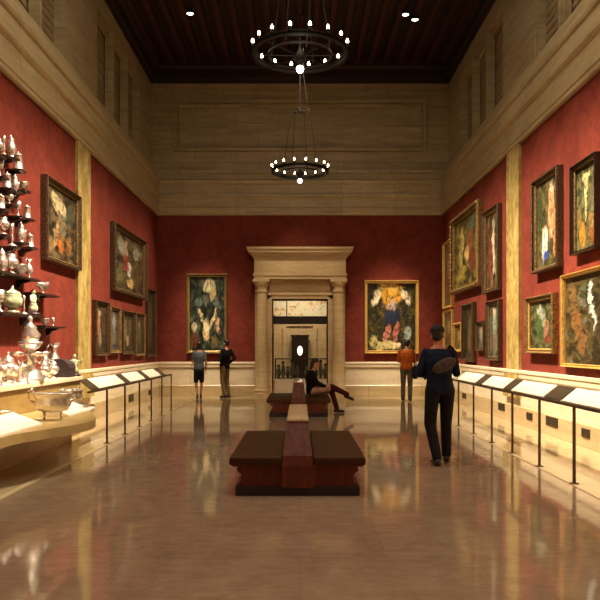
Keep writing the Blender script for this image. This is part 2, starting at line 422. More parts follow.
# room beyond
bm = BM(); box(bm, -3.2, 3.2, 22.2, 27.4, -0.3, 0.0); box(bm, -DW, DW, 21.8, 22.2, 0.0, 0.001); struct(build('floor_beyond', bm, M['floor']))
bm = BM(); box(bm, -3.2, -0.9, 27.0, 27.4, 0, 4.4); box(bm, 0.9, 3.2, 27.0, 27.4, 0, 4.4); box(bm, -0.9, 0.9, 27.0, 27.4, 0, 4.4)
for x in (-1.0, -0.66, 0.5, 0.86): box(bm, x, x+0.14, 26.86, 27.01, 0.2, 2.3)
box(bm, -1.3, 1.3, 26.93, 27.01, 2.44, 2.54)
box(bm, -0.5, 0.5, 26.9, 27.0, 2.30, 2.38)
struct(build('wall_beyond', bm, M['door_stone']))
bm = BM(); box(bm, -3.4, -3.2, 21.8, 27.4, 0, 4.4); box(bm, 3.2, 3.4, 21.8, 27.4, 0, 4.4); struct(build('wall_beyond_sides', bm, M['door_stone']))
bm = BM(); box(bm, -3.4, 3.4, 21.8, 27.4, 4.4, 4.6); struct(build('ceiling_beyond', bm, M['cream']))
ld = bpy.data.lights.new('room_beyond_lamp', 'AREA'); ld.energy = 120; ld.size = 1.6; ld.color = (1, 0.86, 0.62)
lo = bpy.data.objects.new('room_beyond_lamp', ld); COL.objects.link(lo); lo.location = (0, 23.6, 4.35)
# hanging seen through the transom
def tapestry():
    m, nt, bs = new_mat('pale_tapestry')
    n = noise(nt, objcoord(nt), 5.0, 3, 0.6, 0.8)
    c = ramp(nt, n, [(0.3, (180, 120, 90)), (0.42, (235, 214, 160)), (0.55, (244, 236, 214)), (0.72, (206, 196, 130))])
    nt.links.new(c, bs.inputs['Base Color']); bs.inputs['Roughness'].default_value = 0.9; return m
bm = BM(); bevbox(bm, -1.35, 1.35, 26.94, 26.98, 2.6, 3.6, 0.008)
tp = tag(build('wall_hanging', bm, tapestry()), 'pale figured wall hanging seen through the transom above the doorway', 'wall hanging')
spot((0, 25.0, 4.2), (0, 27.0, 3.0), 130, 70, col=(1, 0.85, 0.62))

# dark tall cabinet with a lit white oval in the room beyond
t = thing('tall_cabinet', 'dark tall cabinet with white oval on its front, in the room beyond the doorway', 'cabinet', (0, 26.6, 0))
bm = BM(); box(bm, -0.31, 0.31, -0.2, 0.25, 0, 1.9); box(bm, -0.35, 0.35, -0.24, 0.25, 1.88, 1.96); box(bm, -0.34, 0.34, -0.23, 0.25, 0, 0.12); build('carcass', bm, M['frame_dark'], t)
bm = BM(); t2 = bmesh.new(); lathe(t2, [(0, 0), (1, 0), (1, 0.3), (0.9, 0.5), (0, 0.5)], 28); merge(bm, t2, Matrix.Translation((0, -0.201, 1.36)) @ Matrix.Rotation(PI/2, 4, 'X') @ Matrix.Diagonal((0.1, 0.18, 0.04, 1)))
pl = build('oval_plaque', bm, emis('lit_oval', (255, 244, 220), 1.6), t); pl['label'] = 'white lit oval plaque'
# glass display cases
def vitrine(x, y, w, h0, h1, label):
    t = thing('display_case', label, 'display case', (x, y, 0), 0, 'display cases beyond the doorway')
    bm = BM(); box(bm, -w/2, w/2, -0.3, 0.3, 0, h0); box(bm, -w/2-0.02, w/2+0.02, -0.32, 0.32, h0-0.04, h0); build('plinth', bm, M['cream'], t)
    bm = BM()
    for sx in (-1, 1):
        for sy in (-1, 1): box(bm, sx*(w/2-0.01)-0.01, sx*(w/2-0.01)+0.01, sy*0.29-0.01, sy*0.29+0.01, h0, h1)
    box(bm, -w/2, w/2, -0.3, 0.3, h1, h1+0.03); build('frame', bm, M['iron'], t)
    bm = BM(); box(bm, -w/2+0.012, w/2-0.012, -0.296, -0.292, h0, h1); build('front_pane', bm, M['glass'], t)
    return t
vitrine(-0.42, 24.0, 0.86, 0.42, 1.08, 'low glass case on white plinth, left of two beyond the doorway')
vitrine(0.55, 24.0, 0.86, 0.42, 1.08, 'low glass case on white plinth behind the seated visitor')
for cx, side in ((-0.42, 'left'), (0.55, 'right')):
    for k in range(5):
        t = thing('glass_vase', 'dark green vase, %s from left in the %s glass case beyond the doorway' % (('first', 'second', 'third', 'fourth', 'fifth')[k], side), 'vase', (cx-0.32+0.16*k, 24.0+0.06*(-1)**k, 0.42), 0, 'dark vases in the cases beyond the doorway')
        h = (0.44, 0.56, 0.38, 0.6, 0.48)[k]; q = h/0.4
        bm = BM(); lathe(bm, [(0.06, 0), (0.065, 0.02), (0.04, 0.05), (0.078, 0.12*q), (0.08, 0.2*q), (0.06, 0.29*q), (0.035, 0.33*q), (0.06, h)], 16); build('body', bm, M['glass_dark'], t, True)
        bm = BM(); lathe(bm, [(0.062, h), (0.05, h+0.015), (0.02, h+0.03), (0.0, h+0.045)], 12); build('lid', bm, M['iron'], t, True)

# ------------------------------------------------------------------ floor vents
def vent(s, y, z, w, h, label):
    t = thing('floor_vent', label, 'vent', (s*(HW-0.07), y, z), 0, 'air vents in the stone plinth')
    bm = BM(); box(bm, min(-s*0.012, 0), max(-s*0.012, 0), -w/2, w/2, -h/2, h/2); build('grille_plate', bm, M['vent'], t)
    bm = BM()
    n = 4
    for k in range(n):
        zz = -h/2+h*(k+0.5)/n
        box(bm, min(-s*0.012, -s*0.02), max(-s*0.012, -s*0.02), -w/2+0.02, w/2-0.02, zz-0.006, zz+0.006)
    build('louvre', bm, M['bronze'], t)
vent(1, 11.8, 0.24, 0.55, 0.16, 'largest dark vent grille in right plinth, below the dark reading panel')
vent(1, 10.4, 0.22, 0.3, 0.13, 'small dark vent in right plinth nearest the right picture edge')
vent(1, 12.95, 0.22, 0.32, 0.13, 'small dark vent in right plinth just right of the yellow pilaster')
vent(1, 14.75, 0.24, 0.45, 0.15, 'dark vent in right plinth directly under the yellow pilaster')
vent(1, 18.1, 0.24, 0.4, 0.13, 'farthest vent in right plinth, beside the man in navy')
vent(-1, 17.6, 0.22, 0.5, 0.18, 'dark square vent in left plinth behind the second barrier post')
vent(-1, 19.8, 0.22, 0.35, 0.13, 'small vent far along left plinth behind the fourth barrier post')

# ------------------------------------------------------------------ paintings
def canvas_mat(name, bgc, bgc2, blobs, warp=0.22, seed=0.0, nscale=4.0, band=None):
    m, nt, bs = new_mat(name)
    tc = node(nt, 'ShaderNodeTexCoord'); sep = node(nt, 'ShaderNodeSeparateXYZ'); nt.links.new(tc.outputs['Generated'], sep.inputs[0])
    cmb = node(nt, 'ShaderNodeCombineXYZ'); nt.links.new(sep.outputs[0], cmb.inputs[0]); nt.links.new(sep.outputs[2], cmb.inputs[1])
    cmb.inputs[2].default_value = seed
    nz = node(nt, 'ShaderNodeTexNoise'); nz.inputs['Scale'].default_value = 7.0; nz.inputs['Detail'].default_value = 5; nz.inputs['Roughness'].default_value = 0.6
    nt.links.new(cmb.outputs[0], nz.inputs['Vector'])
    sub = node(nt, 'ShaderNodeVectorMath', operation='SUBTRACT'); nt.links.new(nz.outputs['Color'], sub.inputs[0]); sub.inputs[1].default_value = (0.5, 0.5, 0.5)
    sc_ = node(nt, 'ShaderNodeVectorMath', operation='SCALE'); nt.links.new(sub.outputs[0], sc_.inputs[0]); sc_.inputs['Scale'].default_value = warp*1.3
    add = node(nt, 'ShaderNodeVectorMath', operation='ADD'); nt.links.new(cmb.outputs[0], add.inputs[0]); nt.links.new(sc_.outputs[0], add.inputs[1])
    P = add.outputs[0]
    n1 = noise(nt, P, nscale*2.0, 6, 0.7)
    pal = [b[5] for b in blobs[:3]]
    c = ramp(nt, n1, [(0.34, tuple(int(q*0.6) for q in bgc)), (0.46, bgc), (0.58, bgc2), (0.66, tuple(int(q*0.55) for q in pal[0]))])
    n4 = noise(nt, P, nscale*4.5, 5, 0.7)
    c = mixc(nt, ramp(nt, n4, [(0.56, (0, 0, 0)), (0.66, (150, 150, 150))]), c, lin(tuple(int(q*0.75) for q in pal[-1])))
    c = mixc(nt, ramp(nt, n4, [(0.33, (190, 190, 190)), (0.43, (0, 0, 0))]), c, lin(tuple(int(q*0.5) for q in bgc)))
    n2 = noise(nt, P, 17.0, 5, 0.65)
    for (u, v, ru, rv, rot, colr) in blobs:
        s2 = node(nt, 'ShaderNodeVectorMath', operation='SUBTRACT'); nt.links.new(P, s2.inputs[0]); s2.inputs[1].default_value = (u, v, 0)
        mp = node(nt, 'ShaderNodeMapping', vector_type='TEXTURE'); nt.links.new(s2.outputs[0], mp.inputs['Vector'])
        mp.inputs['Rotation'].default_value = (0, 0, math.radians(rot)); mp.inputs['Scale'].default_value = (ru, rv, 1000)
        ln = node(nt, 'ShaderNodeVectorMath', operation='LENGTH'); nt.links.new(mp.outputs[0], ln.inputs[0])
        mr = node(nt, 'ShaderNodeMapRange', interpolation_type='SMOOTHSTEP'); nt.links.new(ln.outputs['Value'], mr.inputs['Value'])
        mr.inputs['From Min'].default_value = 1.12; mr.inputs['From Max'].default_value = 0.72; mr.inputs['To Max'].default_value = 0.95
        c2 = ramp(nt, n2, [(0.38, tuple(int(q*0.4) for q in colr)), (0.47, tuple(int(q*0.85) for q in colr)), (0.6, tuple(min(255, int(q*1.04)) for q in colr))])
        c = mixc(nt, mr.outputs[0], c, c2)
    nt.links.new(c, bs.inputs['Base Color']); bs.inputs['Roughness'].default_value = 0.42; bs.inputs['Specular IOR Level'].default_value = 0.35
    bump(nt, bs, n2, 0.1, 0.004)
    return m
PROF = {   # (inset fraction of frame width, height out of the wall as a fraction of depth)
    'gilt': [(0, 0), (0, 0.75), (0.1, 0.95), (0.22, 1.0), (0.34, 0.85), (0.5, 0.6), (0.7, 0.55), (0.8, 0.65), (0.9, 0.6), (1.0, 0.35), (1.0, 0.2)],
    'flat': [(0, 0), (0, 0.9), (0.08, 1.0), (0.25, 1.0), (0.32, 0.8), (0.75, 0.75), (0.85, 0.85), (1.0, 0.5), (1.0, 0.2)],
}
def painting(w, h, fw_, depth, fm, cm, loc, rz, label, prof='gilt', group='paintings', ornate=False, inner=None, name='framed_painting', lip=None):
    fw = fw_*0.55
    t = thing(name, label, 'painting', loc, rz, group)      # local: x along the wall, z up, -y out; origin at frame centre on the wall
    bm = BM(); rings = []
    for a, b in PROF[prof]:
        i = a*fw; y = -b*depth
        rings.append([bm.verts.new((sx*(w/2-i), y, sz*(h/2-i))) for sx, sz in ((-1, -1), (1, -1), (1, 1), (-1, 1))])
    for A, B in zip(rings, rings[1:]):
        for k in range(4): bm.faces.new((A[k], A[(k+1) % 4], B[(k+1) % 4], B[k]))
    build('frame', bm, fm, t)
    if ornate:
        bm = BM(); pts = []; rad = []
        xx, zz = w/2-fw*0.35, h/2-fw*0.35
        cs = [(-xx, -zz), (xx, -zz), (xx, zz), (-xx, zz)]
        for q in range(4):
            (ax, az), (bx, bz) = cs[q], cs[(q+1) % 4]
            n = max(6, int(math.hypot(bx-ax, bz-az)/(fw*0.22)))
            for e in range(n):
                f = e/n; pts.append((ax+(bx-ax)*f, -depth*0.84, az+(bz-az)*f)); rad.append(fw*(0.3 if e == 0 else 0.2+0.09*math.sin(e*2.1)+0.03*math.sin(e*5.3)))
        tube(bm, pts, rad, 8, closed=True)
        build('carved_ornament', bm, fm, t, True)
    if inner:
        bm = BM(); iw = fw*0.22; rr = []
        for i, y in ((0, -depth*0.42), (0, -depth*0.56), (iw*0.7, -depth*0.5), (iw, -depth*0.28)):
            rr.append([bm.verts.new((sx*(w/2-fw*0.97-i), y, sz*(h/2-fw*0.97-i))) for sx, sz in ((-1, -1), (1, -1), (1, 1), (-1, 1))])
        for A, B in zip(rr, rr[1:]):
            for k in range(4): bm.faces.new((A[k], A[(k+1) % 4], B[(k+1) % 4], B[k]))
        build('inner_slip', bm, inner, t)
    bm = BM(); x, z, y = w/2-fw*0.98, h/2-fw*0.98, -depth*0.22
    box(bm, -x, x, y, y+0.01, -z, z)
    build('canvas', bm, cm, t)
    bm = BM(); box(bm, -w/2+fw*0.6, w/2-fw*0.6, -0.012, -0.002, -h/2+fw*0.6, h/2-fw*0.6); build('backing_board', bm, M['frame_dark'], t)
    return t
def side_painting(s, px0, px1, pyt, pyb, near, *a, **k):
    """corners read from the photo: columns px0/px1, top and bottom row at column `near`"""
    X = HW-0.06
    ya, yb = X*F/abs(px0-300), X*F/abs(px1-300)
    yn = X*F/abs(near-300)
    zt, zb = CAMH+(347-pyt)*yn/F, CAMH+(347-pyb)*yn/F
    w, h = abs(ya-yb), zt-zb
    return painting(w, h, a[0], a[1], a[2], a[3], (s*(HW-0.003), (ya+yb)/2, (zt+zb)/2), PI/2 if s < 0 else -PI/2, *a[4:], **k)
DK = (24, 20, 15); BR = (66, 48, 30); OL = (52, 50, 28)
G = 'old master paintings on the red walls'
# left wall
side_painting(-1, 44, 78.5, 197, 271, 78, 0.14, 0.13, M['gold_dark'],
    canvas_mat('canvas_hill_figures', (34, 30, 22), (92, 76, 48), [(.45,.78,.3,.12,-20,(196,176,134)),(.55,.5,.12,.22,20,(120,110,84)),(.35,.35,.07,.25,-25,(168,134,92)),(.5,.22,.1,.14,15,(176,104,42)),(.75,.25,.08,.16,-10,(150,98,48)),(.2,.18,.1,.12,0,(138,110,74)),(.8,.7,.15,.15,0,(70,76,60))], seed=1.1),
    'dark landscape painting with orange figures, beside the silver and left of the yellow pilaster', 'gilt', G, inner=M['gold'])
side_painting(-1, 112.5, 144.5, 221, 290.5, 112.5, 0.16, 0.14, M['gold_dark'],
    canvas_mat('canvas_crowd', (30, 26, 18), (96, 80, 48), [(.25,.75,.1,.18,0,(150,150,128)),(.4,.7,.07,.22,0,(176,140,116)),(.5,.4,.09,.12,0,(214,202,184)),(.55,.17,.12,.1,20,(206,172,104)),(.4,.5,.1,.14,0,(140,66,50)),(.75,.75,.12,.14,0,(150,146,126)),(.2,.25,.14,.14,0,(110,106,62)),(.8,.3,.1,.25,0,(92,70,40))], seed=2.3),
    'large crowded painting in gilt frame hung high on the left wall', 'gilt', G, inner=M['gold'])
side_painting(-1, 95, 108.5, 299.5, 356, 95, 0.12, 0.1, M['gold_dark'],
    canvas_mat('canvas_standing', (34, 28, 20), (84, 66, 44), [(.4,.55,.14,.25,0,(170,116,80)),(.45,.3,.16,.2,0,(150,120,92)),(.45,.82,.12,.09,0,(190,160,126))], seed=3.1),
    'tall dark portrait nearest the left pilaster in the low row of four', 'gilt', G)
side_painting(-1, 110, 120.5, 306, 353.5, 110, 0.12, 0.09, M['gold'],
    canvas_mat('canvas_grey_figure', (40, 38, 34), (96, 88, 76), [(.5,.7,.22,.18,0,(150,148,140)),(.5,.35,.24,.24,0,(120,112,98))], seed=4.1),
    'narrow greyish painting second from the left pilaster in the low row', 'gilt', G)
side_painting(-1, 122, 134.5, 310, 354.5, 122, 0.12, 0.1, M['gold_dark'],
    canvas_mat('canvas_interior', (38, 32, 22), (92, 78, 54), [(.35,.55,.16,.3,0,(120,104,74)),(.55,.3,.12,.16,0,(190,150,112)),(.75,.65,.12,.2,0,(104,88,60))], seed=5.1),
    'squarish brown painting third from the left pilaster in the low row', 'gilt', G)
side_painting(-1, 135.8, 145.3, 312, 356, 135.8, 0.12, 0.08, M['gold'],
    canvas_mat('canvas_small_dark', (36, 32, 22), (84, 74, 46), [(.5,.5,.25,.3,0,(96,90,60)),(.5,.75,.1,.1,0,(150,132,98))], seed=6.1),
    'small olive painting at the far end of the low row of four', 'gilt', G)
side_painting(-1, 147.3, 156.3, 288, 357, 147.3, 0.12, 0.08, M['gold_dark'],
    canvas_mat('canvas_tall_dim', (34, 28, 18), (72, 60, 38), [(.5,.6,.2,.3,0,(90,78,50)),(.45,.25,.2,.15,0,(86,66,42))], seed=7.1),
    'tall dim painting in the far left corner of the room', 'gilt', G)
# right wall (u runs from far to near)
side_painting(1, 443.2, 451.6, 238, 307, 451.6, 0.13, 0.09, M['gold_bright'],
    canvas_mat('canvas_far_upper', (60, 44, 26), (120, 96, 56), [(.5,.6,.2,.25,0,(150,116,70)),(.5,.3,.25,.15,0,(120,70,40))], seed=8.1),
    'tall narrow gilt-framed painting in the far right corner, upper one', 'gilt', G)
side_painting(1, 443.2, 452.0, 309, 352, 452.0, 0.13, 0.08, M['gold_bright'],
    canvas_mat('canvas_far_lower', (60, 50, 34), (130, 112, 76), [(.5,.6,.22,.2,0,(160,140,100)),(.5,.3,.2,.15,0,(110,80,50))], seed=9.1),
    'small gilt-framed painting in the far right corner, lower one', 'gilt', G)
side_painting(1, 453.2, 481, 200, 286, 479, 0.3, 0.16, M['gold'],
    canvas_mat('canvas_big_group', (44, 40, 20), (128, 112, 52), [(.28,.55,.1,.36,-8,(168,150,84)),(.62,.6,.16,.26,0,(130,82,56)),(.5,.45,.09,.12,0,(214,176,110)),(.7,.3,.14,.2,0,(120,62,46)),(.3,.2,.2,.12,20,(150,132,60)),(.75,.85,.22,.1,0,(90,98,74)),(.9,.5,.07,.2,0,(150,130,96))], seed=10.1),
    'large painting with wide carved gilt frame, upper right beyond the pilaster', 'gilt', G, ornate=True)
side_painting(1, 484, 499.5, 203, 290, 499, 0.15, 0.12, M['gold_dark'],
    canvas_mat('canvas_white_figure', (54, 36, 24), (104, 74, 44), [(.55,.62,.12,.2,0,(226,200,170)),(.58,.4,.1,.22,0,(216,196,172)),(.3,.4,.12,.3,0,(130,66,44)),(.75,.25,.12,.2,0,(120,118,70)),(.55,.84,.16,.08,0,(150,150,120))], seed=11.1),
    'tall painting with pale standing figure, upper right just left of the pilaster', 'gilt', G, inner=M['gold'])
side_painting(1, 453.5, 462.0, 322, 352, 462, 0.14, 0.1, M['gold_bright'],
    canvas_mat('canvas_tiny_gold', (70, 54, 30), (130, 100, 54), [(.5,.55,.22,.25,0,(180,140,90))], seed=12.1),
    'tiny gilt-framed painting in the lower right row nearest the far corner', 'gilt', G, ornate=True)
side_painting(1, 463.3, 474.3, 302, 362, 474, 0.17, 0.12, M['gold_dark'],
    canvas_mat('canvas_dark_lower', (32, 28, 18), (70, 60, 36), [(.5,.6,.2,.25,0,(100,84,50)),(.45,.3,.2,.16,0,(120,86,56))], seed=13.1),
    'tall dark painting in carved frame low on the right wall beside the man', 'gilt', G, ornate=True)
side_painting(1, 476, 484.2, 320.5, 351, 484, 0.13, 0.09, M['gold_dark'],
    canvas_mat('canvas_small_portrait', (50, 48, 40), (112, 104, 84), [(.45,.55,.2,.3,0,(150,140,112)),(.45,.75,.1,.1,0,(206,176,138))], seed=14.1),
    'small pale portrait between two taller paintings low on the right wall', 'gilt', G)
side_painting(1, 487.2, 500, 299, 361, 499.5, 0.14, 0.11, M['gold_dark'],
    canvas_mat('canvas_pale_saint', (46, 48, 40), (110, 116, 98), [(.45,.6,.15,.3,0,(168,172,150)),(.5,.3,.14,.22,0,(140,110,84)),(.45,.85,.1,.08,0,(214,188,150))], seed=15.1),
    'tall greyish painting low on the right wall just left of the pilaster', 'gilt', G, inner=M['gold'])
side_painting(1, 534.3, 560, 166, 267, 558, 0.13, 0.13, M['gold_dark'],
    canvas_mat('canvas_blue_skirt', (44, 44, 24), (100, 90, 50), [(.62,.62,.13,.34,0,(206,160,110)),(.64,.85,.08,.08,0,(214,190,166)),(.36,.3,.15,.2,0,(226,214,200)),(.42,.14,.12,.075,0,(52,86,176)),(.35,.46,.08,.06,0,(214,168,124)),(.78,.4,.1,.3,0,(190,130,80)),(.15,.6,.12,.3,0,(60,72,40))], seed=16.1),
    'tall painting with blue and white figure, right of the yellow pilaster', 'gilt', G, inner=M['gold'], ornate=True)
side_painting(1, 573.3, 598.5, 152, 248, 597.5, 0.09, 0.12, M['frame_dark'],
    canvas_mat('canvas_pale_upright', (52, 56, 36), (104, 100, 62), [(.42,.62,.07,.28,0,(214,196,132)),(.42,.86,.22,.05,0,(206,190,128)),(.42,.75,.1,.1,0,(212,192,138)),(.3,.18,.14,.16,0,(196,130,44)),(.72,.3,.14,.18,0,(150,118,66)),(.7,.14,.12,.1,0,(150,80,34)),(.75,.55,.16,.16,0,(112,110,78)),(.15,.4,.08,.14,0,(150,116,56))], seed=17.1),
    'painting with pale upright figure, topmost at the right picture edge', 'flat', G, inner=M['gold'])
side_painting(1, 527.5, 555, 292.5, 354, 554, 0.14, 0.12, M['gold'],
    canvas_mat('canvas_green_view', (36, 40, 22), (92, 92, 54), [(.42,.75,.14,.16,0,(164,172,150)),(.35,.45,.14,.25,0,(72,96,52)),(.65,.4,.1,.25,-10,(150,108,80)),(.55,.6,.1,.15,0,(140,148,120)),(.7,.2,.12,.1,0,(128,60,44))], seed=18.1),
    'small green painting in thick gilt frame, right of the pilaster below the tall one', 'gilt', G, inner=M['gold_bright'])
side_painting(1, 562.5, 650, 276, 366.5, 562.5, 0.1, 0.1, M['gold_bright'],
    canvas_mat('canvas_huge_scene', (40, 36, 20), (82, 70, 38), [(.36,.75,.03,.2,-6,(176,184,178)),(.4,.5,.04,.16,10,(180,186,176)),(.16,.45,.07,.2,0,(128,88,46)),(.24,.3,.05,.18,0,(120,86,50)),(.1,.75,.08,.2,0,(112,84,46)),(.28,.85,.06,.1,0,(84,90,66)),(.5,.4,.1,.25,0,(72,60,40)),(.7,.5,.12,.3,0,(140,100,66))], seed=19.1),
    'largest painting, low on the right wall cut by the picture edge', 'flat', G)
# end wall
def back_painting(px0, px1, pyt, pyb, *a, **k):
    D = YB-0.05
    x0, x1 = (px0-300)*D/F, (px1-300)*D/F; zt, zb = CAMH+(347-pyt)*D/F, CAMH+(347-pyb)*D/F
    return painting(x1-x0, zt-zb, a[0], a[1], a[2], a[3], ((x0+x1)/2, YB-0.003, (zt+zb)/2), 0, *a[4:], **k)
back_painting(186.5, 227.5, 274, 353.5, 0.13, 0.13, M['gold'],
    canvas_mat('canvas_white_arms', (18, 22, 16), (60, 70, 54), [(.56,.88,.17,.1,0,(214,204,160)),(.66,.78,.07,.12,0,(180,160,110)),(.3,.66,.16,.07,15,(96,112,98)),(.78,.62,.13,.06,-15,(90,104,92)),(.34,.44,.04,.15,35,(226,204,150)),(.68,.45,.04,.15,-40,(226,204,150)),(.48,.3,.11,.13,-10,(240,222,170)),(.5,.2,.09,.08,0,(220,190,130)),(.8,.35,.06,.12,0,(216,170,136)),(.14,.32,.09,.06,0,(206,196,150)),(.14,.16,.1,.12,0,(110,60,36)),(.7,.12,.12,.08,0,(116,100,62))], seed=20.1, warp=0.16),
    'tall dark painting with pale raised-arm figure on the end wall, left of the doorway', 'gilt', G, inner=M['gold_bright'])
back_painting(364.5, 418.5, 280.5, 353.5, 0.17, 0.13, M['gold_bright'],
    canvas_mat('canvas_gold_glow', (32, 30, 14), (66, 58, 28), [(.5,.82,.24,.16,0,(226,166,56)),(.5,.95,.3,.05,0,(236,196,96)),(.2,.8,.07,.15,-35,(236,222,180)),(.8,.8,.07,.15,35,(236,222,180)),(.5,.74,.045,.05,0,(206,166,124)),(.5,.66,.12,.06,0,(196,166,150)),(.5,.5,.19,.12,10,(38,46,72)),(.4,.24,.06,.17,-30,(206,130,112)),(.6,.27,.06,.16,-15,(190,110,96)),(.35,.08,.3,.07,0,(214,196,130)),(.12,.13,.08,.1,0,(190,180,110)),(.84,.25,.07,.11,0,(150,160,150)),(.6,.08,.12,.05,0,(226,206,160))], seed=21.1, warp=0.14),
    'golden glowing painting of blue-robed figure in bright gilt frame, right of the doorway', 'flat', G)

# ------------------------------------------------------------------ chandeliers
def chandelier(loc, label):
    t = thing('chandelier', label, 'chandelier', loc, 0, 'iron ring chandeliers')      # origin at ring centre
    R = 0.72
    bm = BM(); lathe(bm, [(R-0.03, -0.05), (R+0.012, -0.05), (R+0.012, 0.05), (R-0.03, 0.05)], 64)
    bm.free(); bm = BM()
    def ring(r0, r1, z0, z1, seg=64):
        rr = []
        for r, z in ((r0, z0), (r1, z0), (r1, z1), (r0, z1)):
            rr.append([bm.verts.new((r*math.cos(2*PI*i/seg), r*math.sin(2*PI*i/seg), z)) for i in range(seg)])
        for k in range(4):
            A, B = rr[k], rr[(k+1) % 4]
            for i in range(seg): bm.faces.new((A[i], A[(i+1) % seg], B[(i+1) % seg], B[i]))
    ring(R-0.02, R, -0.025, 0.03); ring(R-0.035, R+0.02, -0.03, -0.02); ring(R-0.035, R+0.02, 0.025, 0.037)
    build('outer_ring', bm, M['iron'], t)
    bm = BM(); ring(0.48, 0.5, -0.05, -0.02)
    for k in range(8):
        a = 2*PI*k/8; tube(bm, [(0.08*math.cos(a), 0.08*math.sin(a), -0.04), ((R-0.02)*math.cos(a), (R-0.02)*math.sin(a), -0.03)], 0.006, 6)
    build('inner_ring', bm, M['iron'], t)
    bm = BM(); lathe(bm, [(0.0, -0.2), (0.03, -0.19), (0.02, -0.17), (0.07, -0.14), (0.1, -0.06), (0.06, 0.0), (0.02, 0.08), (0, 0.1)], 16); build('hub', bm, M['iron'], t, True)
    bm = BM(); ball(bm, (0, 0, -0.245), 0.058, 16); build('pendant_globe', bm, M['globe'], t, True)
    for k in range(16):
        a = 2*PI*(k+0.5)/16
        bm = BM(); c = (R*1.02*math.cos(a), R*1.02*math.sin(a)); lathe(bm, [(0.03, 0.035), (0.035, 0.045), (0.016, 0.055), (0.016, 0.1)], 10, off=(c[0], c[1], 0)); cs = build('candle_socket', bm, M['iron'], t)
        bm = BM(); lathe(bm, [(0.0, 0.098), (0.016, 0.1), (0.023, 0.122), (0.02, 0.14), (0.007, 0.165), (0, 0.17)], 10, off=(c[0], c[1], 0)); build('bulb', bm, M['bulb'], cs, True)
    top = 10.15-loc[2]; hz = 1.55
    for k in range(4):
        a = PI/4+PI/2*k+0.35
        bm = BM(); tube(bm, [(0.5*math.cos(a), 0.5*math.sin(a), 0.0), (0.26*math.cos(a), 0.26*math.sin(a), hz)], 0.006, 6)
        n = 10
        for i in range(n):
            f = (i+0.5)/n; r = 0.5+(0.26-0.5)*f; ball(bm, (r*math.cos(a), r*math.sin(a), hz*f), (0.011, 0.011, 0.035), 6)
        build('chain', bm, M['iron'], t)
    bm = BM(); lathe(bm, [(0.0, hz-0.03), (0.03, hz-0.02), (0.04, hz), (0.04, hz+0.02), (0.03, hz+0.04), (0.03, hz+0.1), (0.012, hz+0.12), (0.012, top-0.1), (0.1, top-0.06), (0.12, top+0.02), (0, top+0.02)], 16)
    build('stem', bm, M['iron'], t)
    bm = BM(); a = PI/4+0.35
    for q in (a, a+PI/2): tube(bm, [(0.28*math.cos(q), 0.28*math.sin(q), hz), (-0.28*math.cos(q), -0.28*math.sin(q), hz)], 0.012, 6)
    build('spreader', bm, M['iron'], t)
    bm = BM(); tube(bm, [(0.07, 0.0, top), (0.1, 0, hz+0.9), (0.22, 0.05, hz+0.05), (0.1, 0, 0.1)], 0.008, 6); build('cable', bm, M['bronze'], t)
    return t
chandelier((0.0, 10.8, 6.03), 'larger round black iron chandelier hanging nearest, lit bulbs around its ring')
chandelier((0.0, 18.1, 6.04), 'smaller-looking round black iron chandelier hanging farther, before the stone end wall')

# ceiling spotlights that show
def ceil_spot(px, py, label):
    z = 10.03; Y = (z-CAMH)*F/(347-py); X = (px-300)*Y/F
    t = thing('ceiling_spotlight', label, 'spotlight', (X, Y, 10.08), 0, 'lit spotlights on the dark ceiling')
    bm = BM(); lathe(bm, [(0.03, 0.0), (0.03, -0.02), (0.085, -0.03), (0.1, -0.07), (0.1, -0.13), (0.09, -0.13), (0.08, -0.08), (0, -0.08)], 18); build('housing', bm, M['iron'], t, False)
    bm = BM(); lathe(bm, [(0, -0.135), (0.05, -0.13), (0.078, -0.115), (0.078, -0.1), (0, -0.1)], 18); build('lens', bm, M['globe'], t, True)
ceil_spot(190, 11, 'lone lit spotlight on the dark ceiling left of the chandelier')
ceil_spot(415, 17, 'larger of two lit ceiling spotlights right of the chandelier')
ceil_spot(405.5, 12, 'lit ceiling spotlight just left of its close neighbour, right of the chandelier')

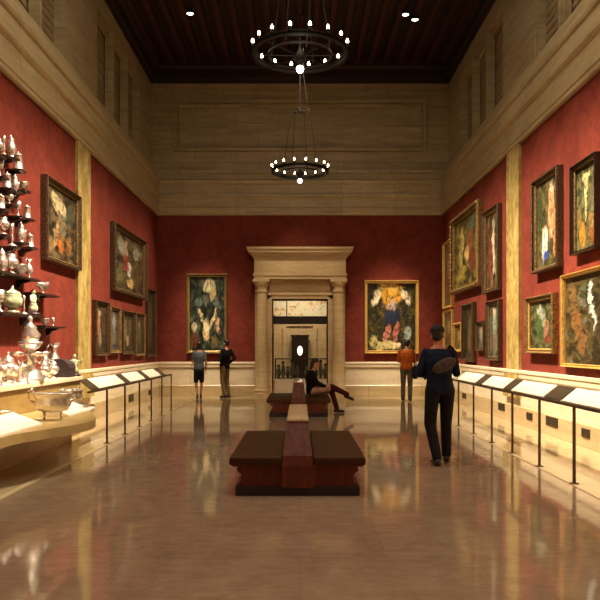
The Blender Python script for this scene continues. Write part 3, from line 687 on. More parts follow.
# ------------------------------------------------------------------ benches
def bench(y0, y1, cx, label):
    L = y1-y0
    t = thing('gallery_bench', label, 'bench', (cx, y0, 0), 0, 'double-sided mahogany gallery benches')
    # base with scrolled ends
    half = [(0.60, 0.085), (0.60, 0.11), (0.585, 0.13), (0.565, 0.16), (0.56, 0.19), (0.575, 0.22), (0.605, 0.24), (0.615, 0.255), (0.61, 0.28), (0.60, 0.3), (0.64, 0.31)]
    poly = [(x, z) for x, z in half]+[(-x, z) for x, z in half[::-1]]
    bm = BM(); prism(bm, poly, 0.03, L); build('base', bm, M['wood'], t)
    bm = BM(); box(bm, -0.625, 0.625, 0.0, L+0.02, 0, 0.09); build('plinth', bm, M['wood_dark'], t)
    # sloping centre backrest standing the whole height at the end
    bm = BM()
    b0, b1, z1 = 0.155, 0.112, 0.715
    rr = [[bm.verts.new(p) for p in ((-a, f, z), (a, f, z), (a, g, z), (-a, g, z))] for a, f, g, z in
          ((b0+0.01, -0.012, L, 0.085), (b0, -0.012, L, 0.30), (b0-0.004, 0.02, L, 0.40), (b1, 0.25, L-0.04, z1))]
    for A, B in zip(rr, rr[1:]):
        for k in range(4): bm.faces.new((A[k], A[(k+1) % 4], B[(k+1) % 4], B[k]))
    bm.faces.new(rr[0][::-1]); bm.faces.new(rr[-1])
    build('backrest', bm, M['wood'], t)
    bm = BM(); bevbox(bm, -b1-0.004, b1+0.004, 0.24, L-0.03, z1, z1+0.022, 0.008); o = build('backrest_cap', bm, M['wood_top'], t); o['label'] = 'pale tan cap'
    for s in (-1, 1):
        bm = BM(); bevbox(bm, min(s*0.16, s*0.69), max(s*0.16, s*0.69), -0.005, L, 0.305, 0.385, 0.022); o = autosmooth(build('seat_cushion', bm, M['leather'], t)); o['label'] = 'dark brown leather seat pad'
        bm = BM(); box(bm, min(s*0.14, s*0.66), max(s*0.14, s*0.66), 0.01, L-0.01, 0.293, 0.307); build('seat_rail', bm, M['wood'], t)
    return t
bench(7.05, 9.35, -0.025, 'nearest wooden bench with two empty dark leather seats, centre foreground')
bench(15.0, 17.0, -0.03, 'farther wooden bench with seated visitor, before the doorway')

# ------------------------------------------------------------------ barriers with reading panels
def barrier(s, ys, y0, y1, darks, whites, label):
    t = thing('barrier_rail', label, 'barrier', (s*3.0, 0, 0), 0, 'barrier rails with reading panels')
    z = 0.86
    bm = BM(); bevbox(bm, -0.025, 0.025, y0, y1, z-0.02, z+0.012, 0.006); build('rail', bm, M['bronze'], t)
    for y in ys:
        bm = BM(); box(bm, -0.012, 0.012, y-0.018, y+0.018, 0.012, z-0.02); box(bm, -0.04, 0.04, y-0.04, y+0.04, 0.006, 0.014); build('post', bm, M['bronze'], t)
        bm = BM(); box(bm, min(0, s*0.16), max(0, s*0.16), y-0.012, y+0.012, z-0.02, z); build('bracket', bm, M['bronze'], t)
    def panel(a, b, m, nm, lab):
        bm = BM(); n = Vector((-0.15, 0, 0.15)).normalized()*0.012
        pts = [(0.012, z+0.014), (0.19, z+0.155), (0.183, z+0.167), (0.005, z+0.026)]
        prism(bm, [(s*x, q) for x, q in pts], a, b); o = build(nm, bm, m, t); o['label'] = lab
    for a, b in whites: panel(a, b, M['cream'], 'label_panel', 'white reading panel')
    for a, b in darks: panel(a, b, M['dark_panel'], 'graphic_panel', 'dark reading panel')
lys = [10.88, 12.0, 13.08, 14.12, 15.2, 16.3]
barrier(-1, lys, 9.95, 16.32, [(10.1, 10.45), (12.05, 12.4), (13.65, 14.0), (15.2, 15.6)], [(10.48, 12.02), (12.43, 13.62), (14.03, 15.17)],
        'dark metal barrier rail with reading panels along the left wall')
rys = [4.3, 5.42, 6.54, 7.66, 8.77, 9.89, 10.95, 12.1, 13.25, 14.4, 15.4, 16.3]
barrier(1, rys, 2.5, 16.32, [(8.1, 8.62), (10.0, 10.35), (11.6, 12.0), (5.8, 6.2)], [(6.25, 8.05), (8.66, 9.97), (10.38, 11.57), (12.03, 13.4), (13.8, 15.0), (4.0, 5.75)],
        'dark metal barrier rail with reading panels along the right wall')

# ------------------------------------------------------------------ silver display on the left
t = thing('display_ledge', 'pale stone display ledge under the silver on the left wall', 'ledge', (-HW, 0, 0))
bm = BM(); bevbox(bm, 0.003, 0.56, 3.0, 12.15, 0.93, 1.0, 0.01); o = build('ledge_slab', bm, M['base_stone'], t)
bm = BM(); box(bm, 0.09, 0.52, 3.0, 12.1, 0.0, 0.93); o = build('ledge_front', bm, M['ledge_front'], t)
# curved deck
def deck_outline(off=0.0):
    pts = [(-3.78, 3.0), (-3.0-off, 3.0)]
    for i in range(0, 25):
        f = i/24; y = 7.2+f*(10.1-7.2); bulge = 0.42*math.sin(PI*f)**1.6
        pts.append((-3.0+bulge-off, y))
    pts += [(-3.06-off, 10.3-off*0.5), (-3.3-off*0.5, 10.6-off*0.5), (-3.3-off*0.5, 11.25-off*0.5), (-3.78, 11.25-off*0.5)]
    return pts
def plan_prism(bm, pts, z0, z1):
    a = [bm.verts.new((x, y, z0)) for x, y in pts]; b = [bm.verts.new((x, y, z1)) for x, y in pts]; n = len(pts)
    for i in range(n): bm.faces.new((a[i], a[(i+1) % n], b[(i+1) % n], b[i]))
    bm.faces.new(a[::-1]); bm.faces.new(b)
t = thing('display_platform', 'cream low platform with rounded bulge in front of the silver ledge', 'platform', (0, 0, 0))
bm = BM(); plan_prism(bm, deck_outline(), 0.48, 0.585); build('deck', bm, M['cream_deck'], t)
bm = BM(); plan_prism(bm, [(-3.78, 3.0), (-3.62, 3.0), (-3.62, 11.1), (-3.78, 11.1)], 0.0, 0.48); build('base', bm, M['tan_base'], t)
def deck_panel(y0, y1, label):
    bm = BM(); pts = [(-3.02, 0.588), (-3.02, 0.61), (-3.36, 0.735), (-3.38, 0.588)]
    prism(bm, pts, y0, y1); tag(build('reading_panel', bm, M['cream'], None), label, 'panel', 'white reading panels on the cream platform')
deck_panel(5.2, 8.2, 'long white reading panel on the cream platform at the left picture edge')
deck_panel(9.15, 10.35, 'short white reading panel on the cream platform beside the barrier rail')

SG = 'silver vessels on the left wall display'
def part(root, name, prof, mat=None, seg=20, sx=1, sy=1, off=(0, 0, 0)):
    bm = BM(); lathe(bm, prof, seg, sx, sy, off); return build(name, bm, mat or M['silver'], root, True)
def handle(root, pts, r=0.018, mat=None):
    bm = BM(); tube(bm, pts, r, 6); return build('handle', bm, mat or M['silver'], root, True)
CP = [(0.2, 0, 0.25), (0.36, 0, 0.28), (0.42, 0, 0.45), (0.36, 0, 0.62), (0.2, 0, 0.68)]
def v_goblet():
    r = bpy.data.objects.new('silver_goblet', None)
    part(r, 'foot', [(0.2, 0), (0.2, 0.03), (0.08, 0.08), (0.04, 0.2), (0.07, 0.28), (0.04, 0.34), (0.06, 0.42)])
    part(r, 'bowl', [(0.05, 0.42), (0.17, 0.5), (0.2, 0.7), (0.22, 1.0), (0.2, 1.0), (0.17, 0.7), (0.0, 0.55)], M['silver']); return r
def v_tankard():
    r = bpy.data.objects.new('silver_tankard', None)
    part(r, 'body', [(0.3, 0), (0.3, 0.05), (0.26, 0.08), (0.24, 0.4), (0.22, 0.74), (0.24, 0.76)])
    part(r, 'lid', [(0.25, 0.76), (0.25, 0.8), (0.16, 0.86), (0.06, 0.89), (0.05, 0.94), (0.06, 0.97), (0, 1.0)])
    handle(r, CP, 0.025); return r
def v_coffee():
    r = bpy.data.objects.new('silver_coffee_pot', None)
    part(r, 'body', [(0.18, 0), (0.18, 0.03), (0.1, 0.08), (0.2, 0.18), (0.24, 0.32), (0.19, 0.55), (0.13, 0.74), (0.14, 0.78)])
    part(r, 'lid', [(0.14, 0.78), (0.13, 0.82), (0.06, 0.9), (0.03, 0.92), (0.04, 0.96), (0, 1.0)])
    handle(r, [(-0.2, 0, 0.25), (-0.38, 0, 0.3), (-0.44, 0, 0.5), (-0.36, 0, 0.66), (-0.15, 0, 0.68)], 0.024, M['ebony'])
    bm = BM(); tube(bm, [(0.18, 0, 0.22), (0.32, 0, 0.36), (0.36, 0, 0.56), (0.44, 0, 0.7)], [0.06, 0.045, 0.03, 0.025], 8); build('spout', bm, M['silver'], r, True); return r
def v_urn():
    r = bpy.data.objects.new('silver_urn', None)
    part(r, 'foot', [(0.2, 0), (0.2, 0.04), (0.12, 0.07), (0.05, 0.14), (0.08, 0.2)])
    part(r, 'body', [(0.08, 0.2), (0.22, 0.28), (0.3, 0.45), (0.28, 0.56), (0.16, 0.66), (0.2, 0.72)])
    part(r, 'lid', [(0.2, 0.72), (0.18, 0.77), (0.08, 0.84), (0.03, 0.88), (0.05, 0.94), (0, 1.0)])
    for s in (-1, 1): handle(r, [(s*0.24, 0, 0.36), (s*0.42, 0, 0.42), (s*0.44, 0, 0.6), (s*0.3, 0, 0.66), (s*0.18, 0, 0.64)], 0.022)
    return r
def v_bowl():
    r = bpy.data.objects.new('silver_bowl', None)
    part(r, 'foot', [(0.3, 0), (0.3, 0.06), (0.18, 0.14), (0.16, 0.2)])
    part(r, 'body', [(0.16, 0.2), (0.45, 0.32), (0.62, 0.6), (0.68, 0.95), (0.72, 1.0), (0.66, 0.96), (0.56, 0.6), (0.0, 0.35)]); return r
def v_candle():
    r = bpy.data.objects.new('silver_candlestick', None)
    part(r, 'base', [(0.22, 0), (0.22, 0.04), (0.14, 0.09), (0.06, 0.14)])
    part(r, 'stem', [(0.06, 0.14), (0.04, 0.25), (0.08, 0.35), (0.04, 0.45), (0.05, 0.75), (0.09, 0.82), (0.06, 0.88), (0.09, 1.0), (0.05, 1.0), (0, 0.95)]); return r
def v_boat():
    r = bpy.data.objects.new('silver_sauce_boat', None)
    part(r, 'foot', [(0.3, 0), (0.3, 0.08), (0.12, 0.2), (0.12, 0.3)], None, 18, 1.2, 0.8)
    bm = BM(); lathe(bm, [(0.12, 0.3), (0.5, 0.5), (0.7, 0.8), (0.78, 1.0), (0.72, 1.0), (0.5, 0.65), (0, 0.5)], 24, 1.3, 0.62)
    for v in bm.verts:
        if v.co.x > 0.3 and v.co.z > 0.55: v.co.z += 0.35*(v.co.x-0.3); v.co.y *= 0.75
    build('body', bm, M['silver'], r, True)
    handle(r, [(-0.7, 0, 0.6), (-1.15, 0, 0.75), (-1.2, 0, 1.15), (-0.95, 0, 1.2), (-0.85, 0, 0.98)], 0.05); return r
def v_dish():
    r = bpy.data.objects.new('silver_dish', None)
    bm = BM(); tt = bmesh.new(); lathe(tt, [(0, 0), (0.3, 0.0), (0.36, 0.04), (0.5, 0.06), (0.5, 0.08), (0.36, 0.07), (0.3, 0.03), (0, 0.03)], 28)
    merge(bm, tt, Matrix.Translation((0, 0.08, 0.5)) @ Matrix.Rotation(math.radians(78), 4, 'X')); build('plate', bm, M['silver'], r, True)
    bm = BM(); box(bm, -0.2, 0.2, 0.0, 0.2, 0, 0.03); box(bm, -0.02, 0.02, 0.16, 0.2, 0, 0.4); build('stand', bm, M['ebony'], r); return r
def v_ewer():
    r = bpy.data.objects.new('silver_ewer', None)
    part(r, 'foot', [(0.16, 0), (0.16, 0.03), (0.05, 0.1), (0.06, 0.16)])
    bm = BM(); lathe(bm, [(0.06, 0.16), (0.17, 0.28), (0.2, 0.42), (0.14, 0.58), (0.07, 0.7), (0.07, 0.78), (0.14, 0.9), (0.12, 0.9), (0.0, 0.76)], 20)
    for v in bm.verts:
        if v.co.z > 0.75 and v.co.x > 0: v.co.z += 0.7*v.co.x; v.co.x *= 1.5
    build('body', bm, M['silver'], r, True)
    handle(r, [(-0.17, 0, 0.42), (-0.34, 0, 0.6), (-0.34, 0, 0.86), (-0.2, 0, 0.98), (-0.1, 0, 0.88)], 0.022); return r
def v_figure():
    r = bpy.data.objects.new('porcelain_figure', None)
    part(r, 'base', [(0.28, 0), (0.28, 0.08), (0.2, 0.12)], M['ebony'])
    bm = BM(); lathe(bm, [(0.2, 0.12), (0.22, 0.3), (0.12, 0.5), (0.16, 0.62), (0.14, 0.74), (0.05, 0.79), (0.0, 0.8)], 16, 1, 0.8); ball(bm, (0.02, 0, 0.88), (0.085, 0.085, 0.11), 12)
    tube(bm, [(0.12, 0, 0.7), (0.3, -0.04, 0.62), (0.34, -0.1, 0.8)], [0.05, 0.045, 0.03], 8); tube(bm, [(-0.12, 0, 0.7), (-0.26, -0.04, 0.55), (-0.14, -0.14, 0.45)], [0.05, 0.045, 0.03], 8)
    build('body', bm, M['porcelain'], r, True); return r
def v_tureen():
    r = bpy.data.objects.new('porcelain_tureen', None)
    part(r, 'foot', [(0.26, 0), (0.26, 0.06), (0.16, 0.12), (0.14, 0.18)], M['porcelain'])
    part(r, 'body', [(0.14, 0.18), (0.34, 0.28), (0.38, 0.5), (0.3, 0.62), (0.33, 0.66)], M['porcelain'])
    part(r, 'lid', [(0.33, 0.66), (0.26, 0.76), (0.1, 0.84), (0.05, 0.88), (0.07, 0.95), (0, 1.0)], M['porcelain'])
    for s in (-1, 1): handle(r, [(s*0.34, 0, 0.34), (s*0.5, 0, 0.4), (s*0.5, 0, 0.56), (s*0.34, 0, 0.56)], 0.03, M['silver_gilt'])
    return r
VK = dict(goblet=(v_goblet, 'goblet'), tankard=(v_tankard, 'tankard'), coffee=(v_coffee, 'coffee pot'), urn=(v_urn, 'urn'), bowl=(v_bowl, 'bowl'), candle=(v_candle, 'candlestick'),
          boat=(v_boat, 'sauce boat'), dish=(v_dish, 'dish'), ewer=(v_ewer, 'ewer'), figure=(v_figure, 'figurine'), tureen=(v_tureen, 'tureen'))
proto = {}
def vessel(kind, loc, h, rz, label):
    fn, cat = VK[kind]
    if kind not in proto:
        r = fn(); COL.objects.link(r); proto[kind] = r
        r.location = loc; r.rotation_euler = (0, 0, rz); r.scale = (h, h, h); r['label'] = label; r['category'] = cat; r['group'] = SG
        return r
    return dup(proto[kind], loc, rz, label, SG, h)
# wall brackets: (name in words, px range, z, vessels (px, kind, height))
XS = -4.16
def yat(px, x=XS): return abs(x)*F/(300-px)
SH = [
    ('topmost', -9, 23, 4.18, [(-3, 'urn', .34), (4, 'candle', .3), (11, 'coffee', .36), (18, 'tankard', .3)]),
    ('second from top', -9, 27, 3.79, [(0, 'goblet', .26), (7, 'tankard', .26), (15, 'coffee', .28), (23, 'bowl', .13)]),
    ('third from top', -9, 31, 3.47, [(1, 'tankard', .24), (9, 'urn', .26), (18, 'goblet', .24), (27, 'tankard', .24)]),
    ('fourth from top', -9, 35, 3.02, [(3, 'urn', .34), (12, 'candle', .36), (21, 'coffee', .34), (30, 'tankard', .24)]),
    ('fifth from top', -9, 34, 2.55, [(2, 'coffee', .34), (11, 'urn', .36), (20, 'bowl', .17), (29, 'ewer', .32)]),
    ('sixth from top', -9, 38, 1.99, [(0, 'goblet', .3), (12, 'tureen', .4), (24, 'candle', .28), (33, 'figure', .42)]),
    ('small upper side', 34, 53, 2.36, [(43, 'boat', .17)]),
    ('small lower side', 39, 59, 1.85, [(45, 'bowl', .11), (53, 'goblet', .14)]),
]
ORD = ['first', 'second', 'third', 'fourth']
def shelf(ya, yb, z, d, label):
    w = yb-ya
    t = thing('wall_bracket', label, 'shelf', (-HW+0.003, (ya+yb)/2, z), 0, 'dark bracket shelves of the silver display')
    bm = BM(); bevbox(bm, 0, d, -w/2, w/2, -0.032, -0.001, 0.006); build('shelf_board', bm, M['ebony'], t)
    for yy in ((-w*0.32, w*0.32) if w > 0.9 else (0.0,)):
        bm = BM(); prism(bm, [(0.0, -0.032), (d*0.8, -0.032), (d*0.68, -0.06), (d*0.36, -0.08), (d*0.2, -0.14), (0.0, -0.17)], yy-0.035, yy+0.035); build('corbel', bm, M['ebony'], t)
for nm, a, b, z, vs in SH:
    single = nm in ('topmost', 'second from top', 'third from top', 'fourth from top')
    if not single: shelf(yat(a), yat(b), z, 0.27, 'dark wooden wall bracket shelf, %s of the silver display' % nm)
    for k, (px, kind, h) in enumerate(vs):
        where = ('%s from left, %s display row' % (ORD[k], nm)) if len(vs) > 1 else 'alone on the %s bracket shelf' % nm
        mt = 'green and white porcelain' if kind in ('figure', 'tureen') else 'polished silver'
        dz = 0.07*math.sin(k*2.3+z*7) if single else 0.0
        if single: shelf(yat(px)-0.09, yat(px)+0.09, z+dz, 0.25, 'dark bracket under the %s %s' % (VK[kind][1], where))
        vessel(kind, (XS, yat(px), z+dz), h*(0.92 if single else 1.0), PI/2+random.uniform(-0.25, 0.25), '%s %s %s' % (mt, VK[kind][1], where))
# on the ledge: tall centrepiece
t = thing('silver_centrepiece', 'tall tiered silver centrepiece standing on the pale stone ledge', 'centrepiece', (-3.93, yat(30, -3.93), 1.0))
part(t, 'base', [(0.2, 0), (0.2, 0.05), (0.17, 0.07), (0.17, 0.12), (0.07, 0.2)], seg=28)
part(t, 'column', [(0.07, 0.2), (0.05, 0.3), (0.1, 0.36), (0.05, 0.44), (0.05, 0.55)], seg=20)
part(t, 'basket', [(0.05, 0.44), (0.12, 0.48), (0.17, 0.54), (0.18, 0.58), (0.15, 0.55), (0, 0.5)], seg=28)
part(t, 'upper_urn', [(0.05, 0.5), (0.12, 0.6), (0.15, 0.68), (0.09, 0.76), (0.1, 0.79), (0.04, 0.84), (0.03, 0.88), (0.045, 0.92), (0, 0.97)], seg=20)
for k in range(4):
    a = PI/4+k*PI/2; bm = BM()
    tube(bm, [(0.06*math.cos(a), 0.06*math.sin(a), 0.32), (0.15*math.cos(a), 0.15*math.sin(a), 0.26), (0.2*math.cos(a), 0.2*math.sin(a), 0.36)], 0.015, 6)
    tt = bmesh.new(); lathe(tt, [(0.02, 0), (0.08, 0.03), (0.11, 0.07), (0.08, 0.05), (0, 0.03)], 16); merge(bm, tt, Matrix.Translation((0.2*math.cos(a), 0.2*math.sin(a), 0.36)))
    build('side_dish', bm, M['silver'], t, True)
XL = -3.98
for px, kind, h, x, lab in ((-3, 'coffee', .42, -4.05, 'silver coffee pot first in view on the ledge at left'),
        (8, 'urn', .44, -4.08, 'silver lidded urn on the ledge left of the tall centrepiece'), (22.5, 'tankard', .3, -3.84, 'small silver tankard on the ledge just left of the tall centrepiece'),
        (44, 'urn', .33, -3.9, 'silver urn on the ledge just right of the tall centrepiece'), (45, 'coffee', .4, -4.14, 'silver coffee pot behind the urn right of the tall centrepiece'),
        (53, 'urn', .33, -3.9, 'silver urn on the ledge beside the dark casket'), (54, 'ewer', .58, -4.19, 'tall silver ewer on the ledge behind the dark casket'),
        (3, 'goblet', .26, -3.84, 'silver goblet at the ledge front below the lidded urn'), (15, 'goblet', .24, -3.84, 'silver goblet at the ledge front between lidded urn and small tankard')):
    vessel(kind, (x, yat(px, x), 1.0), h, PI/2+random.uniform(-0.3, 0.3), lab)
t = thing('casket', 'dark sloping-lidded casket on the ledge end right of the silver', 'casket', (-3.92, 11.62, 1.0))
bm = BM(); prism(bm, [(-0.14, 0), (0.14, 0), (0.14, 0.14), (-0.14, 0.14)], -0.16, 0.16); build('body', bm, M['darkbox'], t)
bm = BM(); prism(bm, [(-0.15, 0.14), (0.15, 0.14), (0.13, 0.22), (0.02, 0.3), (-0.13, 0.3)], -0.16, 0.16); build('lid', bm, M['darkbox'], t)
vessel('figure', (-3.88, 12.02, 1.0), 0.38, 0.4, 'pale porcelain figurine at the far end of the ledge by the casket')
# big silver wine cistern on the deck
def cistern(loc, sc, rz, label, tall=1.0):
    t = thing('silver_cistern', label, 'cistern', loc, rz, 'large silver cisterns on the cream platform'); t.scale = (sc, sc, sc*tall)
    for k in range(4):
        a = PI/4+k*PI/2; bm = BM(); tube(bm, [(0.26*math.cos(a)*1.2, 0.26*math.sin(a)*0.8, 0), (0.24*math.cos(a)*1.2, 0.24*math.sin(a)*0.8, 0.06), (0.27*math.cos(a)*1.2, 0.27*math.sin(a)*0.8, 0.17)], [0.04, 0.022, 0.045], 8); build('foot', bm, M['silver'], t, True)
    bm = BM(); lathe(bm, [(0.1, 0.12), (0.32, 0.15), (0.4, 0.26), (0.37, 0.36), (0.42, 0.44), (0.45, 0.46), (0.42, 0.47), (0.36, 0.4), (0.33, 0.26), (0, 0.2)], 36, 1.2, 0.8); build('basin', bm, M['silver'], t, True)
    for s in (-1, 1): handle(t, [(s*0.46, 0, 0.3), (s*0.6, 0, 0.36), (s*0.62, 0, 0.5), (s*0.52, 0, 0.54), (s*0.47, 0, 0.46)], 0.025)
    return t
cistern((-3.08, 8.72, 0.605), 0.46, 0.3, 'oval silver cistern with handles on the platform bulge', 1.5)
cistern((-3.55, 10.85, 0.605), 0.5, 1.45, 'second silver cistern on the platform behind the short white panel')
vessel('bowl', (-3.56, 8.5, 0.585), 0.14, 0, 'low silver bowl on the platform left of the big cistern')

# ------------------------------------------------------------------ people
def capsule(bm, a, b, ra, rb=None, seg=14):
    rb = ra if rb is None else rb
    a, b = Vector(a), Vector(b)
    tube(bm, [a, a.lerp(b, 0.33), a.lerp(b, 0.66), b], [ra, ra+(rb-ra)*.33, ra+(rb-ra)*.66, rb], seg); ball(bm, a, ra*0.999, seg); ball(bm, b, rb*0.999, seg)
def loft(bm, rings, seg=24):         # rings: centre, right vector, forward vector, rx, ry
    rr = []
    for c, R, Fw, rx, ry in rings:
        rr.append([bm.verts.new(Vector(c)+R*(rx*math.cos(2*PI*k/seg))+Fw*(ry*math.sin(2*PI*k/seg))) for k in range(seg)])
    for A, B in zip(rr, rr[1:]):
        for k in range(seg): bm.faces.new((A[k], A[(k+1) % seg], B[(k+1) % seg], B[k]))
    bm.faces.new(rr[0][::-1]); bm.faces.new(rr[-1])
def fuse(name, bm, mat, parent, voxel, smooth_it=4):
    bmesh.ops.recalc_face_normals(bm, faces=bm.faces[:])
    me = bpy.data.meshes.new('tmp'); bm.to_mesh(me); bm.free()
    o = bpy.data.objects.new('tmp', me); COL.objects.link(o)
    r = o.modifiers.new('r', 'REMESH'); r.mode = 'VOXEL'; r.voxel_size = voxel
    s = o.modifiers.new('s', 'SMOOTH'); s.factor = 0.5; s.iterations = smooth_it
    dg = bpy.context.evaluated_depsgraph_get(); dg.update()
    m2 = bpy.data.meshes.new_from_object(o.evaluated_get(dg)); m2.name = name
    bpy.data.objects.remove(o); bpy.data.meshes.remove(me)
    for p in m2.polygons: p.use_smooth = True
    m2.materials.clear(); m2.materials.append(mat)
    q = bpy.data.objects.new(name, m2); COL.objects.link(q); q.parent = parent
    return q
def cloth(name, c): return simple(name, c, tuple(int(x*0.7) for x in c), 0.85, scale=16, bumpy=0.15, spec=0.2)
SKIN = simple('skin', (196, 140, 106), (180, 122, 90), 0.5, scale=20)
HAIR = simple('dark_hair', (30, 22, 18), (18, 13, 11), 0.5, scale=60, stretch=(1, 1, 0.2))
STD = dict(pel=(0, 0, 0.95), che=(0, 0.01, 1.27), nek=(0, 0.0, 1.47), hed=(0, 0.03, 1.62),
           shL=(-0.185, 0, 1.41), shR=(0.185, 0, 1.41), elL=(-0.24, -0.03, 1.13), elR=(0.24, -0.03, 1.13), wrL=(-0.25, 0.08, 0.89), wrR=(0.25, 0.08, 0.89),
           hiL=(-0.09, 0, 0.92), hiR=(0.09, 0, 0.92), knL=(-0.1, 0.03, 0.5), knR=(0.1, 0.03, 0.5), anL=(-0.1, -0.02, 0.085), anR=(0.1, -0.02, 0.085))
def hand(bm, w, fdir, side, curl=0.5):
    w = Vector(w); d = Vector(fdir).normalized()
    sv = Vector(side); sv = (sv-d*sv.dot(d)).normalized()      # towards the thumb
    nv = d.cross(sv)                                            # palm normal
    c = w+d*0.05
    rot = Matrix((sv, d, nv)).transposed()
    ball(bm, c, (0.04, 0.055, 0.017), 12, rot)
    for k, L in enumerate((0.066, 0.076, 0.07, 0.054)):
        p0 = w+d*0.085+sv*(0.029-0.0195*k); bd = (d*math.cos(curl)+nv*math.sin(curl)); p1 = p0+bd*L*0.55
        b2 = (d*math.cos(curl*2.1)+nv*math.sin(curl*2.1)); p2 = p1+b2*L*0.5
        capsule(bm, p0-d*0.02, p1, 0.0095, 0.0085, 8); capsule(bm, p1, p2, 0.0085, 0.007, 8)
    t0 = w+d*0.03+sv*0.03; t1 = t0+(sv*0.7+d*0.6+nv*0.2).normalized()*0.04; t2 = t1+(sv*0.15+d+nv*0.35).normalized()*0.032
    capsule(bm, t0, t1, 0.013, 0.0105, 8); capsule(bm, t1, t2, 0.0105, 0.008, 8)
def head(bm, c, fwd, up):
    c = Vector(c); f = Vector(fwd).normalized(); u = Vector(up); u = (u-f*u.dot(f)).normalized(); r = f.cross(u)
    rot = Matrix((r, f, u)).transposed()
    ball(bm, c+u*0.025-f*0.012, (0.076, 0.094, 0.095), 18, rot)
    ball(bm, c-u*0.045+f*0.022, (0.058, 0.066, 0.075), 16, rot)
    ball(bm, c-u*0.098+f*0.06, (0.022, 0.02, 0.018), 10, rot)
    capsule(bm, c+f*0.082+u*0.02, c+f*0.104-u*0.022, 0.010, 0.015, 8)
    ball(bm, c+f*0.087-u*0.058, (0.024, 0.01, 0.008), 10, rot)
    for s in (-1, 1):
        ball(bm, c+r*s*0.078-u*0.005-f*0.01, (0.012, 0.02, 0.033), 10, rot)
        ball(bm, c+r*s*0.03+f*0.076+u*0.034, (0.022, 0.012, 0.008), 8, rot)
    return r, f, u
def torso_rings(J, g, lo=-0.07, top=True):
    sv = (J['shR']-J['shL']).normalized(); hv = (J['hiR']-J['hiL']).normalized()
    def fr(mix, ax):
        R = hv.lerp(sv, mix).normalized(); Fw = ax.cross(R).normalized()*1.0
        return R, Fw
    p, c, n = J['pel'], J['che'], J['nek']; a1 = (c-p).normalized(); a2 = (n-c).normalized()
    out = []
    for q, mix, ax, rx, ry in ((p+a1*lo, 0, a1, .15, .105), (p, 0, a1, .165, .115), (p.lerp(c, .4), .4, a1, .142, .1), (p.lerp(c, .75), .7, a1, .155, .108), (c, 1, a1, .168, .115), (c.lerp(n, .5), 1, a2, .165, .095), (c.lerp(n, .8), 1, a2, .11, .07), (n, 1, a2, .062, .062)):
        R, Fw = fr(mix, ax); out.append((q, R, Fw, rx+g, ry+g))
    return out
